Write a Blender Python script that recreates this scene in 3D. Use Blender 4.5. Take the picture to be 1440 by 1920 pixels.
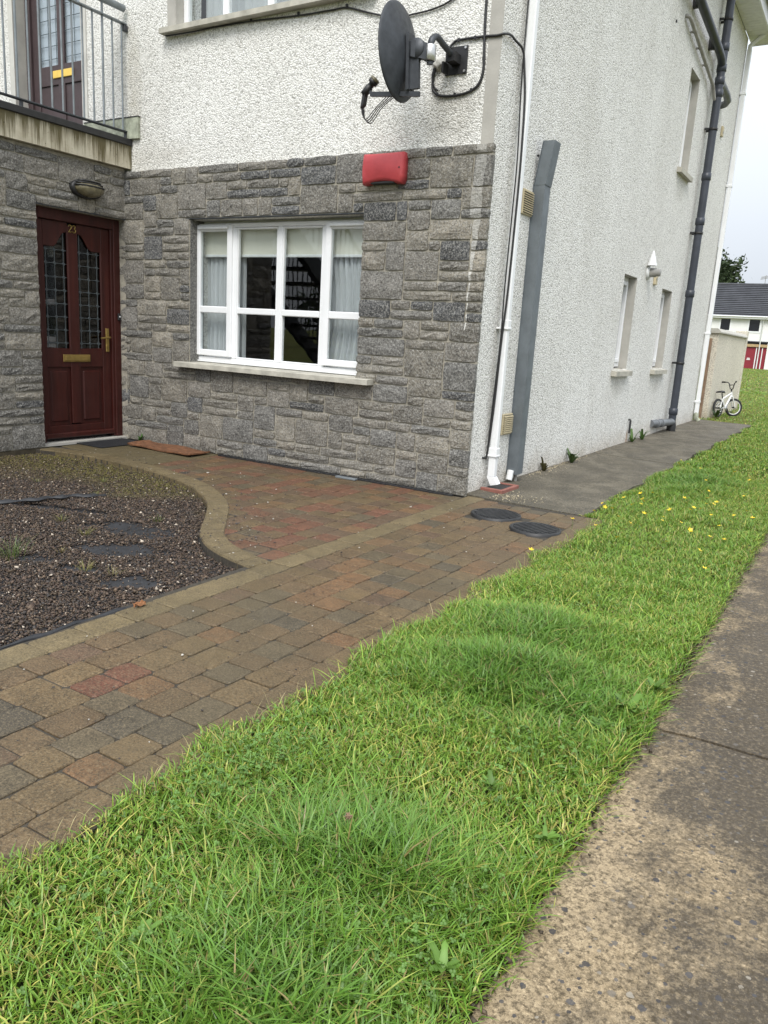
import bpy, bmesh, math, random
import numpy as np
from mathutils import Vector, Matrix

for o in list(bpy.data.objects): bpy.data.objects.remove(o)
scn = bpy.context.scene
col = scn.collection
rnd = random.Random(7)
rng = np.random.default_rng(11)

# ---------------------------------------------------------------- camera, sky, sun, exposure
YAW, PITCH, ROLL = 0.54049, 0.22563, 0.05912
cd = bpy.data.cameras.new('camera'); cam = bpy.data.objects.new('camera', cd); col.objects.link(cam)
cd.sensor_fit = 'VERTICAL'; cd.sensor_height = 24.0; cd.lens = 1452.21 / 1920 * 24.0
cd.clip_start = 0.05; cd.clip_end = 2000
cp, sp, cy, sy = math.cos(PITCH), math.sin(PITCH), math.cos(YAW), math.sin(YAW)
fwd = Vector((-sy * cp, cy * cp, -sp)); rt = Vector((cy, sy, 0)); upv = rt.cross(fwd)
r2 = rt * math.cos(ROLL) + upv * math.sin(ROLL); u2 = -rt * math.sin(ROLL) + upv * math.cos(ROLL)
M = Matrix((r2, u2, -fwd)).transposed().to_4x4(); M.translation = Vector((2.52, -5.40, 1.19))
cam.matrix_world = M
scn.camera = cam

SUN_EL, SUN_AZ = math.radians(50), math.radians(158)      # azimuth measured from +Y clockwise
sdir = Vector((math.sin(SUN_AZ) * math.cos(SUN_EL), math.cos(SUN_AZ) * math.cos(SUN_EL), math.sin(SUN_EL)))
w = bpy.data.worlds.new('World'); scn.world = w; w.use_nodes = True
wt = w.node_tree; wt.nodes.clear()
sky = wt.nodes.new('ShaderNodeTexSky'); sky.sky_type = 'NISHITA'; sky.sun_disc = False
sky.sun_elevation = SUN_EL; sky.sun_rotation = SUN_AZ; sky.air_density = 1.0; sky.dust_density = 3.0; sky.ozone_density = 1.5
hs = wt.nodes.new('ShaderNodeHueSaturation'); hs.inputs['Saturation'].default_value = 0.35
wt.links.new(sky.outputs[0], hs.inputs['Color'])
# an even cloud layer veils the clear sky
tc = wt.nodes.new('ShaderNodeTexCoord'); cn = wt.nodes.new('ShaderNodeTexNoise'); cn.inputs['Scale'].default_value = 2.2; cn.inputs['Detail'].default_value = 5
wt.links.new(tc.outputs['Generated'], cn.inputs['Vector'])
cr = wt.nodes.new('ShaderNodeValToRGB'); cr.color_ramp.elements[0].color = (13.2, 14.3, 15.8, 1); cr.color_ramp.elements[1].color = (15.2, 16.0, 17.0, 1)
cr.color_ramp.elements[0].position = 0.3; cr.color_ramp.elements[1].position = 0.7
wt.links.new(cn.outputs['Fac'], cr.inputs[0])
sx_ = wt.nodes.new('ShaderNodeSeparateXYZ'); wt.links.new(tc.outputs['Generated'], sx_.inputs[0])
mr = wt.nodes.new('ShaderNodeMapRange'); mr.inputs['From Min'].default_value = 0; mr.inputs['From Max'].default_value = 1; mr.inputs['To Min'].default_value = 1 / 3; mr.inputs['To Max'].default_value = 1.0
wt.links.new(sx_.outputs['Z'], mr.inputs['Value'])            # overcast sky: zenith three times as bright as the horizon
vm = wt.nodes.new('ShaderNodeVectorMath'); vm.operation = 'SCALE'; wt.links.new(cr.outputs[0], vm.inputs[0]); wt.links.new(mr.outputs[0], vm.inputs['Scale'])
mx = wt.nodes.new('ShaderNodeMix'); mx.data_type = 'RGBA'; mx.inputs['Factor'].default_value = 0.88
cA = [q for q in mx.inputs if q.name == 'A' and q.type == 'RGBA'][0]; cB = [q for q in mx.inputs if q.name == 'B' and q.type == 'RGBA'][0]
wt.links.new(hs.outputs[0], cA); wt.links.new(vm.outputs[0], cB)
bg = wt.nodes.new('ShaderNodeBackground'); bg.inputs['Strength'].default_value = 0.080
wo = wt.nodes.new('ShaderNodeOutputWorld')
wt.links.new([q for q in mx.outputs if q.type == 'RGBA'][0], bg.inputs['Color']); wt.links.new(bg.outputs[0], wo.inputs['Surface'])

sl = bpy.data.lights.new('sun', 'SUN'); sl.energy = 1.5; sl.angle = math.radians(28); sl.color = (1.0, 0.96, 0.9)
so = bpy.data.objects.new('sun', sl); col.objects.link(so)
so.rotation_euler = (-sdir).to_track_quat('-Z', 'Y').to_euler()

vs = scn.view_settings; vs.view_transform = 'Standard'; vs.look = 'None'; vs.gamma = 1.0; vs.use_curve_mapping = False
vs.exposure = 0.90
scn.cycles.max_bounces = 8; scn.cycles.transparent_max_bounces = 16

# ---------------------------------------------------------------- material helpers
class NT:
    def __init__(s, name):
        s.m = bpy.data.materials.new(name); s.m.use_nodes = True; s.t = s.m.node_tree; s.t.nodes.clear()
        s.out = s.t.nodes.new('ShaderNodeOutputMaterial')
        s.pos = s.n('ShaderNodeNewGeometry').outputs['Position']
    def n(s, typ, props=None, **ins):
        nd = s.t.nodes.new('ShaderNode' + typ if not typ.startswith('ShaderNode') else typ)
        for k, v in (props or {}).items(): setattr(nd, k, v)
        for k, v in ins.items():
            k = k.replace('_', ' ')
            s.set(nd, k, v)
        return nd
    def set(s, nd, k, v):
        i = nd.inputs[k]
        if isinstance(v, bpy.types.NodeSocket): s.t.links.new(v, i)
        else:
            if hasattr(i.default_value, '__len__') and not isinstance(v, (int, float)):
                v = tuple(v) + ((1,) if len(v) == 3 and len(i.default_value) == 4 else ())
            i.default_value = v
    def noise(s, scale, detail=4, rough=.55, vec=None, **k):
        return s.n('TexNoise', Vector=vec or s.pos, Scale=scale, Detail=detail, Roughness=rough, **k).outputs['Fac']
    def vor(s, scale, feature='F1', vec=None, rnd_=1.0):
        return s.n('TexVoronoi', {'feature': feature}, Vector=vec or s.pos, Scale=scale, Randomness=rnd_)
    def ramp(s, fac, stops, interp='LINEAR'):
        nd = s.n('ValToRGB', Fac=fac); cr = nd.color_ramp; cr.interpolation = interp
        while len(cr.elements) < len(stops): cr.elements.new(0.5)
        for e, (p, c) in zip(cr.elements, stops):
            e.position = p; e.color = (c, c, c, 1) if isinstance(c, (int, float)) else tuple(c) + (1,)
        return nd.outputs['Color']
    def mix(s, f, a, b, blend='MIX'):
        nd = s.n('Mix', {'data_type': 'RGBA', 'blend_type': blend})
        s.set(nd, 'Factor', f)
        for nm, v in (('A', a), ('B', b)):
            i = [q for q in nd.inputs if q.name == nm and q.type == 'RGBA'][0]
            if isinstance(v, bpy.types.NodeSocket): s.t.links.new(v, i)
            else: i.default_value = (v, v, v, 1) if isinstance(v, (int, float)) else tuple(v) + (1,)
        return [q for q in nd.outputs if q.type == 'RGBA'][0]
    def math(s, op, a, b=0.0):
        nd = s.n('Math', {'operation': op})
        for i, v in ((0, a), (1, b)):
            if isinstance(v, bpy.types.NodeSocket): s.t.links.new(v, nd.inputs[i])
            else: nd.inputs[i].default_value = v
        return nd.outputs[0]
    def mapv(s, scale=(1, 1, 1), loc=(0, 0, 0), vec=None):
        return s.n('Mapping', Vector=vec or s.pos, Scale=scale, Location=loc).outputs[0]
    def bump(s, h, strength=.5, dist=.01, normal=None):
        nd = s.n('Bump', Height=h, Strength=strength, Distance=dist)
        if normal is not None: s.set(nd, 'Normal', normal)
        return nd.outputs[0]
    def done(s, color, rough=.7, metal=0., normal=None, spec=.5, **k):
        b = s.n('BsdfPrincipled', Base_Color=color, Roughness=rough, Metallic=metal)
        b.inputs['Specular IOR Level'].default_value = spec
        if normal is not None: s.set(b, 'Normal', normal)
        for kk, v in k.items(): s.set(b, kk.replace('_', ' '), v)
        s.t.links.new(b.outputs[0], s.out.inputs[0]); s.b = b
        return s.m

def simple(name, c, rough=.5, metal=0., var=.12, scale=14., bump=0., bscale=200., spec=.5):
    s = NT(name); f = s.noise(scale, 5, .6)
    d = tuple(x * (1 - var) for x in c); l = tuple(min(1, x * (1 + var)) for x in c)
    colr = s.ramp(f, [(.3, d), (.7, l)])
    nrm = s.bump(s.noise(bscale, 3), bump, .004) if bump else None
    r = s.ramp(s.noise(scale * 2.3, 4), [(.3, max(.02, rough - .08)), (.7, min(1, rough + .08))])
    return s.done(colr, r, metal, nrm, spec)

def attr_mat(name, rough=.6, transl=0., spec=.3, bump=0.):
    s = NT(name); a = s.n('Attribute', {'attribute_name': 'Col'}).outputs['Color']
    nrm = s.bump(s.noise(260, 3), bump, .003) if bump else None
    s.done(a, rough, 0, nrm, spec)
    if transl:
        t = s.n('BsdfTranslucent', Color=a)
        ms = s.n('MixShader', Fac=transl); s.t.links.new(s.b.outputs[0], ms.inputs[1]); s.t.links.new(t.outputs[0], ms.inputs[2])
        s.t.links.new(ms.outputs[0], s.out.inputs[0])
    return s.m

MT = {}
def dash(name, base, crevice, stain=1.0, bs=.9):
    s = NT(name)
    v = s.vor(86); cellc = s.n('SeparateColor', Color=v.outputs['Color'])
    peb = s.ramp(cellc.outputs[0], [(0.0, tuple(x * .54 for x in base)), (.22, tuple(x * .88 for x in base)), (.6, base), (1.0, tuple(min(.9, x * 1.08) for x in base))])
    c = s.mix(s.ramp(v.outputs['Distance'], [(.50, 0.0), (.86, .6)]), peb, crevice)  # darker towards the crevices between pebbles
    big = s.noise(.9, 5, .6); streak = s.noise(1.0, 5, .6, vec=s.mapv((1.6, 1.6, .5)))
    c = s.mix(s.ramp(big, [(.35, 0.0), (.75, .22 * stain)]), c, (.50, .48, .43), 'MULTIPLY')
    c = s.mix(s.ramp(streak, [(.5, 0.0), (.8, .22 * stain)]), c, (.55, .52, .46), 'MULTIPLY')
    z = s.n('SeparateXYZ', Vector=s.pos).outputs['Z']
    low = s.math('MULTIPLY', s.ramp(s.math('ADD', z, s.math('MULTIPLY', s.noise(5, 4), .35)), [(.12, .55), (.42, 0.0)]), stain)
    c = s.mix(low, c, (.52, .44, .33), 'MULTIPLY')
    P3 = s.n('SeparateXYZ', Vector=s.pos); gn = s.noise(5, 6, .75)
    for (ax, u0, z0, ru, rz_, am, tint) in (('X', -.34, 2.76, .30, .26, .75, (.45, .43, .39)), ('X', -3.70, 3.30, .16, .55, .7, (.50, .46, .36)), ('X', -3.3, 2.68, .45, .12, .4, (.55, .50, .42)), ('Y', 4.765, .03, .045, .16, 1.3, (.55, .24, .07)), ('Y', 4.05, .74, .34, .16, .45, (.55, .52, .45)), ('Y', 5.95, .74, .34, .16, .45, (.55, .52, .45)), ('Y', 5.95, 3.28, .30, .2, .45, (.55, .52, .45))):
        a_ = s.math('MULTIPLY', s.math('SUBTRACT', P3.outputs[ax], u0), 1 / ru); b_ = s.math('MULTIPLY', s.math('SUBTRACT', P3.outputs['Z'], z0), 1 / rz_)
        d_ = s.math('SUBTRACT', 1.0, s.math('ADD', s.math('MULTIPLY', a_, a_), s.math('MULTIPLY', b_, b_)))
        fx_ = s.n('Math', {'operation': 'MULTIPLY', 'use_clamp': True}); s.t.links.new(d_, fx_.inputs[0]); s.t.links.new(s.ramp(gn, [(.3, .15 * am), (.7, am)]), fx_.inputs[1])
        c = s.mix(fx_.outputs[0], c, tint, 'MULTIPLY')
    h = s.math('SUBTRACT', 1.0, v.outputs['Distance'])
    h = s.math('ADD', h, s.math('MULTIPLY', s.noise(45, 3), .7))
    return s.done(c, .85, 0, s.bump(h, bs, .007), .25)
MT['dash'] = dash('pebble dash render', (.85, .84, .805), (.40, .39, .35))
MT['dash_old'] = dash('old pebble dash', (.78, .73, .62), (.30, .26, .21), .9)
MT['dash_far'] = simple('white painted render', (.80, .80, .79), .8, 0, .04, 1.2)

def m_stone():
    s = NT('rock faced granite'); oc = s.n('ObjectInfo').outputs['Color']
    f = s.noise(9, 6, .65); c = s.mix(1.0, oc, s.ramp(f, [(.25, .50), (.5, .98), (.75, 1.5)]), 'MULTIPLY')
    sp = s.noise(75, 6, .8)
    c = s.mix(s.ramp(sp, [(.46, 0.0), (.62, .8)]), c, (.42, .41, .38))
    c = s.mix(s.ramp(s.noise(60, 5, .8, vec=s.mapv((1, 1, 1), (9, 3, 4))), [(.50, 0.0), (.66, .85)]), c, (.035, .036, .038))
    c = s.mix(s.ramp(s.noise(26, 5, .75, vec=s.mapv((1, 1, 1), (3, 7, 1))), [(.64, 0.0), (.78, .7)]), c, (.55, .54, .50))
    # pale mineral runs near the outer corner
    xyz = s.n('SeparateXYZ', Vector=s.pos)
    px = s.math('ADD', s.math('ADD', xyz.outputs['X'], .07), s.math('MULTIPLY', s.math('SUBTRACT', s.noise(7, 3), .5), .05))
    px = s.math('ADD', px, s.math('MULTIPLY', s.math('SUBTRACT', xyz.outputs['Z'], 2.1), -.02))
    wid = s.ramp(xyz.outputs['Z'], [(0, .0), (1, 1.0)])
    line = s.math('LESS_THAN', s.math('ABSOLUTE', px), s.ramp(s.math('MULTIPLY', xyz.outputs['Z'], .385), [(.45, .004), (.62, .008), (.82, .045), (1.0, .035)]))
    zok = s.math('GREATER_THAN', xyz.outputs['Z'], 1.25)
    amt = s.math('MULTIPLY', s.math('MULTIPLY', line, zok), s.ramp(s.math('MULTIPLY', xyz.outputs['Z'], .385), [(.6, .85), (.85, .3)]))
    c = s.mix(amt, c, (.62, .61, .57))
    h = s.math('ADD', s.math('MULTIPLY', s.noise(38, 6, .7), 1.0), s.math('MULTIPLY', s.noise(12, 4, .6), 1.3))
    return s.done(c, .85, 0, s.bump(h, .8, .02), .3)
MT['stone'] = m_stone()
MT['mortar'] = simple('lime mortar', (.33, .305, .25), .95, 0, .3, 18, .6, 160)

def m_paver():
    s = NT('tumbled concrete block'); oc = s.n('ObjectInfo').outputs['Color']
    f = s.noise(11, 5, .6); c = s.mix(1.0, oc, s.ramp(f, [(.25, .62), (.5, 1.0), (.75, 1.32)]), 'MULTIPLY')
    c = s.mix(s.ramp(s.noise(170, 4, .8), [(.47, 0.0), (.66, .62)]), c, (.30, .235, .14))
    c = s.mix(s.ramp(s.noise(140, 4, .8, vec=s.mapv((1, 1, 1), (5, 2, 8))), [(.47, 0.0), (.64, .85)]), c, (.022, .017, .011))
    c = s.mix(s.ramp(s.noise(1.3, 4), [(.4, 0.0), (.7, .45)]), c, (.10, .08, .044))
    c = s.mix(s.ramp(s.noise(16, 5, .75, vec=s.mapv((1, 1, 1), (2, 9, 1))), [(.58, 0.0), (.72, .6)]), c, (.045, .038, .024))
    h = s.math('ADD', s.noise(180, 4, .75), s.math('MULTIPLY', s.noise(40, 4), 1.2))
    r = s.ramp(s.noise(3.5, 4), [(.35, .48), (.7, .75)])
    return s.done(c, r, 0, s.bump(h, .45, .004), .4)
MT['paver'] = m_paver()

def m_concrete(name, base, lichen, pale, amt, joint=None, spk=.6):
    s = NT(name)
    f = s.noise(2.2, 6, .65); c = s.ramp(f, [(.25, tuple(x * .72 for x in base)), (.5, base), (.78, pale)])
    bias = 0.0
    if joint:
        xy = s.n('SeparateXYZ', Vector=s.pos)
        bias = s.math('ADD', s.ramp(s.math('SUBTRACT', xy.outputs['X'], 2.0), [(.10, -.0), (.45, .125)]), s.ramp(s.math('MULTIPLY', s.math('ADD', xy.outputs['Y'], 5.0), .25), [(.36, .0), (.52, .085)]))
        bias = s.math('SUBTRACT', bias, .085)
    big = s.math('ADD', s.math('MULTIPLY', s.noise(3.4, 6, .72, vec=s.mapv((1.15, .8, 1), (2.3, .4, 0))), .66), s.math('MULTIPLY', s.noise(34, 6, .85), .34))
    c = s.mix(s.ramp(s.noise(3.1, 5, .7, vec=s.mapv((1, 1, 1), (7, 1, 3))), [(.60, 0.0), (.72, .5)]), c, pale)
    c = s.mix(s.ramp(s.noise(95, 6, .85), [(.48, .0), (.64, spk)]), c, tuple(x * 1.4 for x in pale))
    c = s.mix(s.ramp(s.math('ADD', big, bias), [(.44, 0.0), (.55, amt * .93)]), c, lichen)
    c = s.mix(s.ramp(s.noise(88, 6, .85, vec=s.mapv((1, 1, 1), (1, 6, 5))), [(.50, .0), (.64, spk * .65)]), c, pale)
    c = s.mix(s.ramp(s.noise(80, 6, .85, vec=s.mapv((1, 1, 1), (4, 8, 2))), [(.46, .0), (.60, .88)]), c, tuple(x * .2 for x in base))
    agg = 0.0
    for sc_, th_ in ((34, .80), (60, .78)):
        v = s.vor(sc_, vec=s.n('VectorMath', {'operation': 'ADD'}, Vector=s.pos).outputs[0] if False else s.mapv((1, 1, 1), (sc_ * .37, .2, 0))); vc = s.n('SeparateColor', Color=v.outputs['Color']).outputs[0]
        wob = s.math('ADD', v.outputs['Distance'], s.math('MULTIPLY', s.math('SUBTRACT', s.noise(140, 3), .5), .35))
        ag = s.math('MULTIPLY', s.math('LESS_THAN', wob, .27), s.math('GREATER_THAN', vc, th_))
        c = s.mix(s.math('MULTIPLY', ag, .85), c, s.ramp(vc, [(.78, (.030, .031, .036)), (.92, (.070, .070, .075)), (.97, (.20, .17, .13)), (1, (.30, .27, .22))]))
        agg = s.math('ADD', agg, ag)
    h = s.math('ADD', s.noise(120, 5, .7), s.math('MULTIPLY', s.noise(22, 4), 1.5)); h = s.math('ADD', h, s.math('MULTIPLY', agg, .6))
    return s.done(c, s.ramp(s.noise(2, 4), [(.3, .62), (.7, .88)]), 0, s.bump(h, .7, .006), .3)
MT['road'] = m_concrete('weathered road concrete', (.27, .205, .122), (.034, .031, .028), (.44, .345, .22), .92, True, .70)
MT['path'] = m_concrete('damp path concrete', (.150, .132, .098), (.068, .060, .044), (.27, .24, .18), .75, None, .5)
MT['slabconc'] = simple('grey cast concrete', (.42, .405, .36), .85, 0, .22, 12, .5, 120)
MT['sill'] = simple('old concrete sill', (.44, .42, .36), .85, 0, .25, 9, .6, 150)
MT['plaster'] = simple('smooth grey plaster', (.40, .385, .35), .9, 0, .12, 6, .2, 90)
MT['plasterlight'] = simple('pale plaster band', (.55, .54, .50), .9, 0, .12, 5, .2, 90)
MT['bed'] = simple('dark joint sand', (.045, .038, .028), .95, 0, .4, 60, .6, 300)
MT['soil'] = simple('damp soil', (.050, .040, .024), .95, 0, .4, 18, .8, 140)
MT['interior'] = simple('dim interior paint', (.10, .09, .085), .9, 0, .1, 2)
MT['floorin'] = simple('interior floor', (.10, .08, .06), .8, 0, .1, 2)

def m_balcony():
    s = NT('stained balcony edge'); c = s.ramp(s.noise(6, 5), [(.3, (.40, .36, .27)), (.7, (.60, .56, .45))])
    st = s.noise(1.0, 6, .7, vec=s.mapv((1, 15, .8)))
    z = s.n('SeparateXYZ', Vector=s.pos).outputs['Z']
    up_ = s.ramp(s.math('SUBTRACT', z, 2.5), [(.05, .0), (.27, .20)])
    st = s.math('ADD', st, s.math('SUBTRACT', up_, .09))
    c = s.mix(s.ramp(st, [(.45, 0.0), (.60, .9)]), c, (.085, .070, .028))
    c = s.mix(s.ramp(s.noise(1, 5, .7, vec=s.mapv((1, 30, 1.2), (2, 2, 2))), [(.55, 0), (.7, .7)]), c, (.13, .105, .06))
    c = s.mix(s.ramp(s.noise(60, 4), [(.66, 0), (.72, .8)]), c, (.03, .028, .02))
    return s.done(c, .9, 0, s.bump(s.noise(70, 4), .3, .004), .2)
MT['balcony'] = m_balcony()
MT['mossy'] = simple('mossy flashing', (.33, .35, .27), .8, 0, .45, 16, .4, 120)
MT['upvc'] = simple('white upvc', (.80, .81, .82), .35, 0, .03, 5)
MT['upvcold'] = simple('grimy white upvc', (.72, .73, .73), .45, 0, .10, 9)
MT['galv'] = simple('galvanised sheet', (.145, .165, .18), .55, .25, .18, 7, .08, 60)
MT['galvrail'] = simple('galvanised rail', (.22, .245, .26), .5, .4, .2, 11)
MT['black'] = simple('black plastic', (.018, .018, .019), .5, 0, .25, 20)
MT['soilpipe'] = simple('faded dark grey pipe', (.040, .046, .060), .42, 0, .25, 5)
MT['greypipe'] = simple('faded grey pipe', (.30, .29, .27), .5, 0, .3, 9)
MT['pipegrey2'] = simple('mid grey pipe', (.14, .15, .16), .5, 0, .25, 9)
MT['dish'] = simple('dark grey dish paint', (.042, .047, .055), .55, .1, .3, 14, .1, 150)
MT['dark_steel'] = simple('weathered dark steel', (.055, .06, .068), .5, .3, .3, 14)
MT['brass'] = simple('dull brass', (.42, .30, .10), .42, .8, .2, 16)
MT['yellowplate'] = simple('polished brass plate', (.86, .60, .13), .45, .25, .08, 16)
MT['red'] = simple('sun faded red plastic', (.50, .062, .070), .5, 0, .10, 9)
MT['clay'] = simple('terracotta gully', (.24, .095, .072), .75, 0, .2, 14)
MT['cream'] = simple('yellowed cream plastic', (.50, .43, .28), .6, 0, .12, 20)
MT['iron'] = simple('cast cover', (.035, .036, .038), .5, .3, .35, 22, .3, 200)
MT['rubber'] = simple('black rubber mat', (.012, .013, .016), .7, 0, .4, 30, .5, 300)
MT['coir'] = simple('worn coir mat', (.165, .072, .032), .95, 0, .5, 24, .9, 400)
MT['membrane'] = simple('black weed membrane', (.022, .023, .026), .6, 0, .35, 8, .35, 60)
MT['lead'] = simple('lead came', (.12, .14, .15), .5, .6, .2, 30)
MT['wood'] = simple('weathered timber', (.23, .15, .095), .85, 0, .3, 12, .3, 90)
MT['palewood'] = simple('pale timber fascia', (.42, .30, .16), .8, 0, .2, 3)
MT['slate'] = simple('dark roof tile', (.050, .052, .060), .7, 0, .25, .9)
MT['slateshade'] = simple('dark tile batten', (.022, .023, .027), .8, 0, .2, 1.5)
MT['reddoor'] = simple('red painted door', (.24, .018, .032), .55, 0, .1, 2)
MT['tyre'] = simple('bicycle tyre', (.020, .020, .021), .8, 0, .3, 40)
MT['bikewhite'] = simple('white bike paint', (.78, .79, .78), .3, 0, .04, 8)
MT['chrome'] = simple('scuffed alloy', (.55, .55, .54), .35, .8, .1, 30)
MT['lamp_glass'] = simple('dirty ribbed lamp glass', (.16, .14, .085), .3, 0, .3, 20)
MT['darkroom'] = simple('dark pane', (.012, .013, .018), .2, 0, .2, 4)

def m_wood_door():
    s = NT('dark mahogany stain'); f = s.noise(1, 6, .65, vec=s.mapv((24, 24, 1.4)))
    c = s.ramp(f, [(.3, (.028, .0055, .004)), (.55, (.047, .0085, .006)), (.8, (.068, .014, .009))])
    c = s.mix(s.ramp(s.noise(7, 5, .7), [(.55, 0), (.8, .35)]), c, (.075, .026, .016))
    return s.done(c, s.ramp(s.noise(6, 4), [(.3, .38), (.7, .6)]), 0, s.bump(f, .15, .002), .4)
MT['door'] = m_wood_door()
MT['door2'] = simple('faded purple brown door', (.060, .040, .042), .5, 0, .15, 9)

def m_glass(name, tint, ior, rough=0.0):
    s = NT(name); g = s.n('BsdfGlossy', Color=(1, 1, 1), Roughness=rough); t = s.n('BsdfTransparent', Color=tint)
    fr = s.n('Fresnel', IOR=ior)
    wob = s.bump(s.noise(2.2, 2), .05, .02); s.set(g, 'Normal', wob)
    bf = s.n('NewGeometry').outputs['Backfacing']; ms = s.n('MixShader', Fac=s.math('MULTIPLY', fr.outputs[0], s.math('SUBTRACT', 1.0, bf))); s.t.links.new(t.outputs[0], ms.inputs[1]); s.t.links.new(g.outputs[0], ms.inputs[2])
    s.t.links.new(ms.outputs[0], s.out.inputs[0]); return s.m
MT['glass'] = m_glass('window glass', (.95, .97, .97), 1.7)
MT['doorglass'] = m_glass('door glass', (.35, .38, .40), 1.7, .03)

def m_curtain():
    s = NT('net curtain'); c = (.80, .82, .84)
    d = s.n('BsdfDiffuse', Color=c); t = s.n('BsdfTranslucent', Color=c); tr = s.n('BsdfTransparent', Color=(1, 1, 1))
    a = s.n('MixShader', Fac=.4); s.t.links.new(d.outputs[0], a.inputs[1]); s.t.links.new(t.outputs[0], a.inputs[2])
    b = s.n('MixShader', Fac=.12); s.t.links.new(a.outputs[0], b.inputs[1]); s.t.links.new(tr.outputs[0], b.inputs[2])
    s.t.links.new(b.outputs[0], s.out.inputs[0]); return s.m
MT['curtain'] = m_curtain()
MT['frost'] = simple('frosted glass backing', (.42, .46, .52), .6, 0, .12, 6)
MT['blind'] = simple('cream roller blind', (.74, .72, .62), .9, 0, .03, 4)

def m_ground():
    s = NT('rough grassland'); f = s.noise(.35, 6, .7); g = s.noise(9, 5, .75)
    c = s.ramp(f, [(.3, (.115, .150, .032)), (.5, (.165, .175, .048)), (.66, (.210, .170, .075))])
    c = s.mix(s.ramp(g, [(.35, 0), (.75, .7)]), c, (.035, .055, .012))
    return s.done(c, .95, 0, s.bump(g, .9, .05), .1)
MT['ground'] = m_ground()
def m_lawn():
    s = NT('lawn thatch'); c = s.ramp(s.noise(30, 5, .75), [(.3, (.020, .024, .008)), (.6, (.040, .046, .014)), (.8, (.075, .060, .028))])
    return s.done(c, .95, 0, s.bump(s.noise(90, 4), .8, .01), .1)
MT['lawn'] = m_lawn()
MT['grass'] = attr_mat('grass blades', .38, .28, .5)
MT['leaf'] = attr_mat('weed leaves', .45, .22, .4)
MT['pebble'] = attr_mat('slate chippings', .6, 0, .4, .4)
MT['treeleaf'] = attr_mat('tree leaves', .6, .15, .2)
MT['bark'] = simple('bark', (.09, .07, .05), .95, 0, .3, 6, .6, 40)

# ---------------------------------------------------------------- object helpers
WLOC = {}
def link(o, parent=None):
    col.objects.link(o)
    if parent is not None:
        o.parent = parent
        l = WLOC.get(parent.name)
        if l is not None: o.matrix_parent_inverse = Matrix.Translation(-l)
    return o
def tag(o, label=None, cat=None, group=None, kind=None):
    if label: o['label'] = label
    if cat: o['category'] = cat
    if group: o['group'] = group
    if kind: o['kind'] = kind
    return o
def thing(name, loc, label, cat, group=None):
    o = bpy.data.objects.new(name, None); o.location = loc; o.empty_display_size = .1; col.objects.link(o)
    WLOC[o.name] = Vector(loc)
    return tag(o, label, cat, group)

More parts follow.
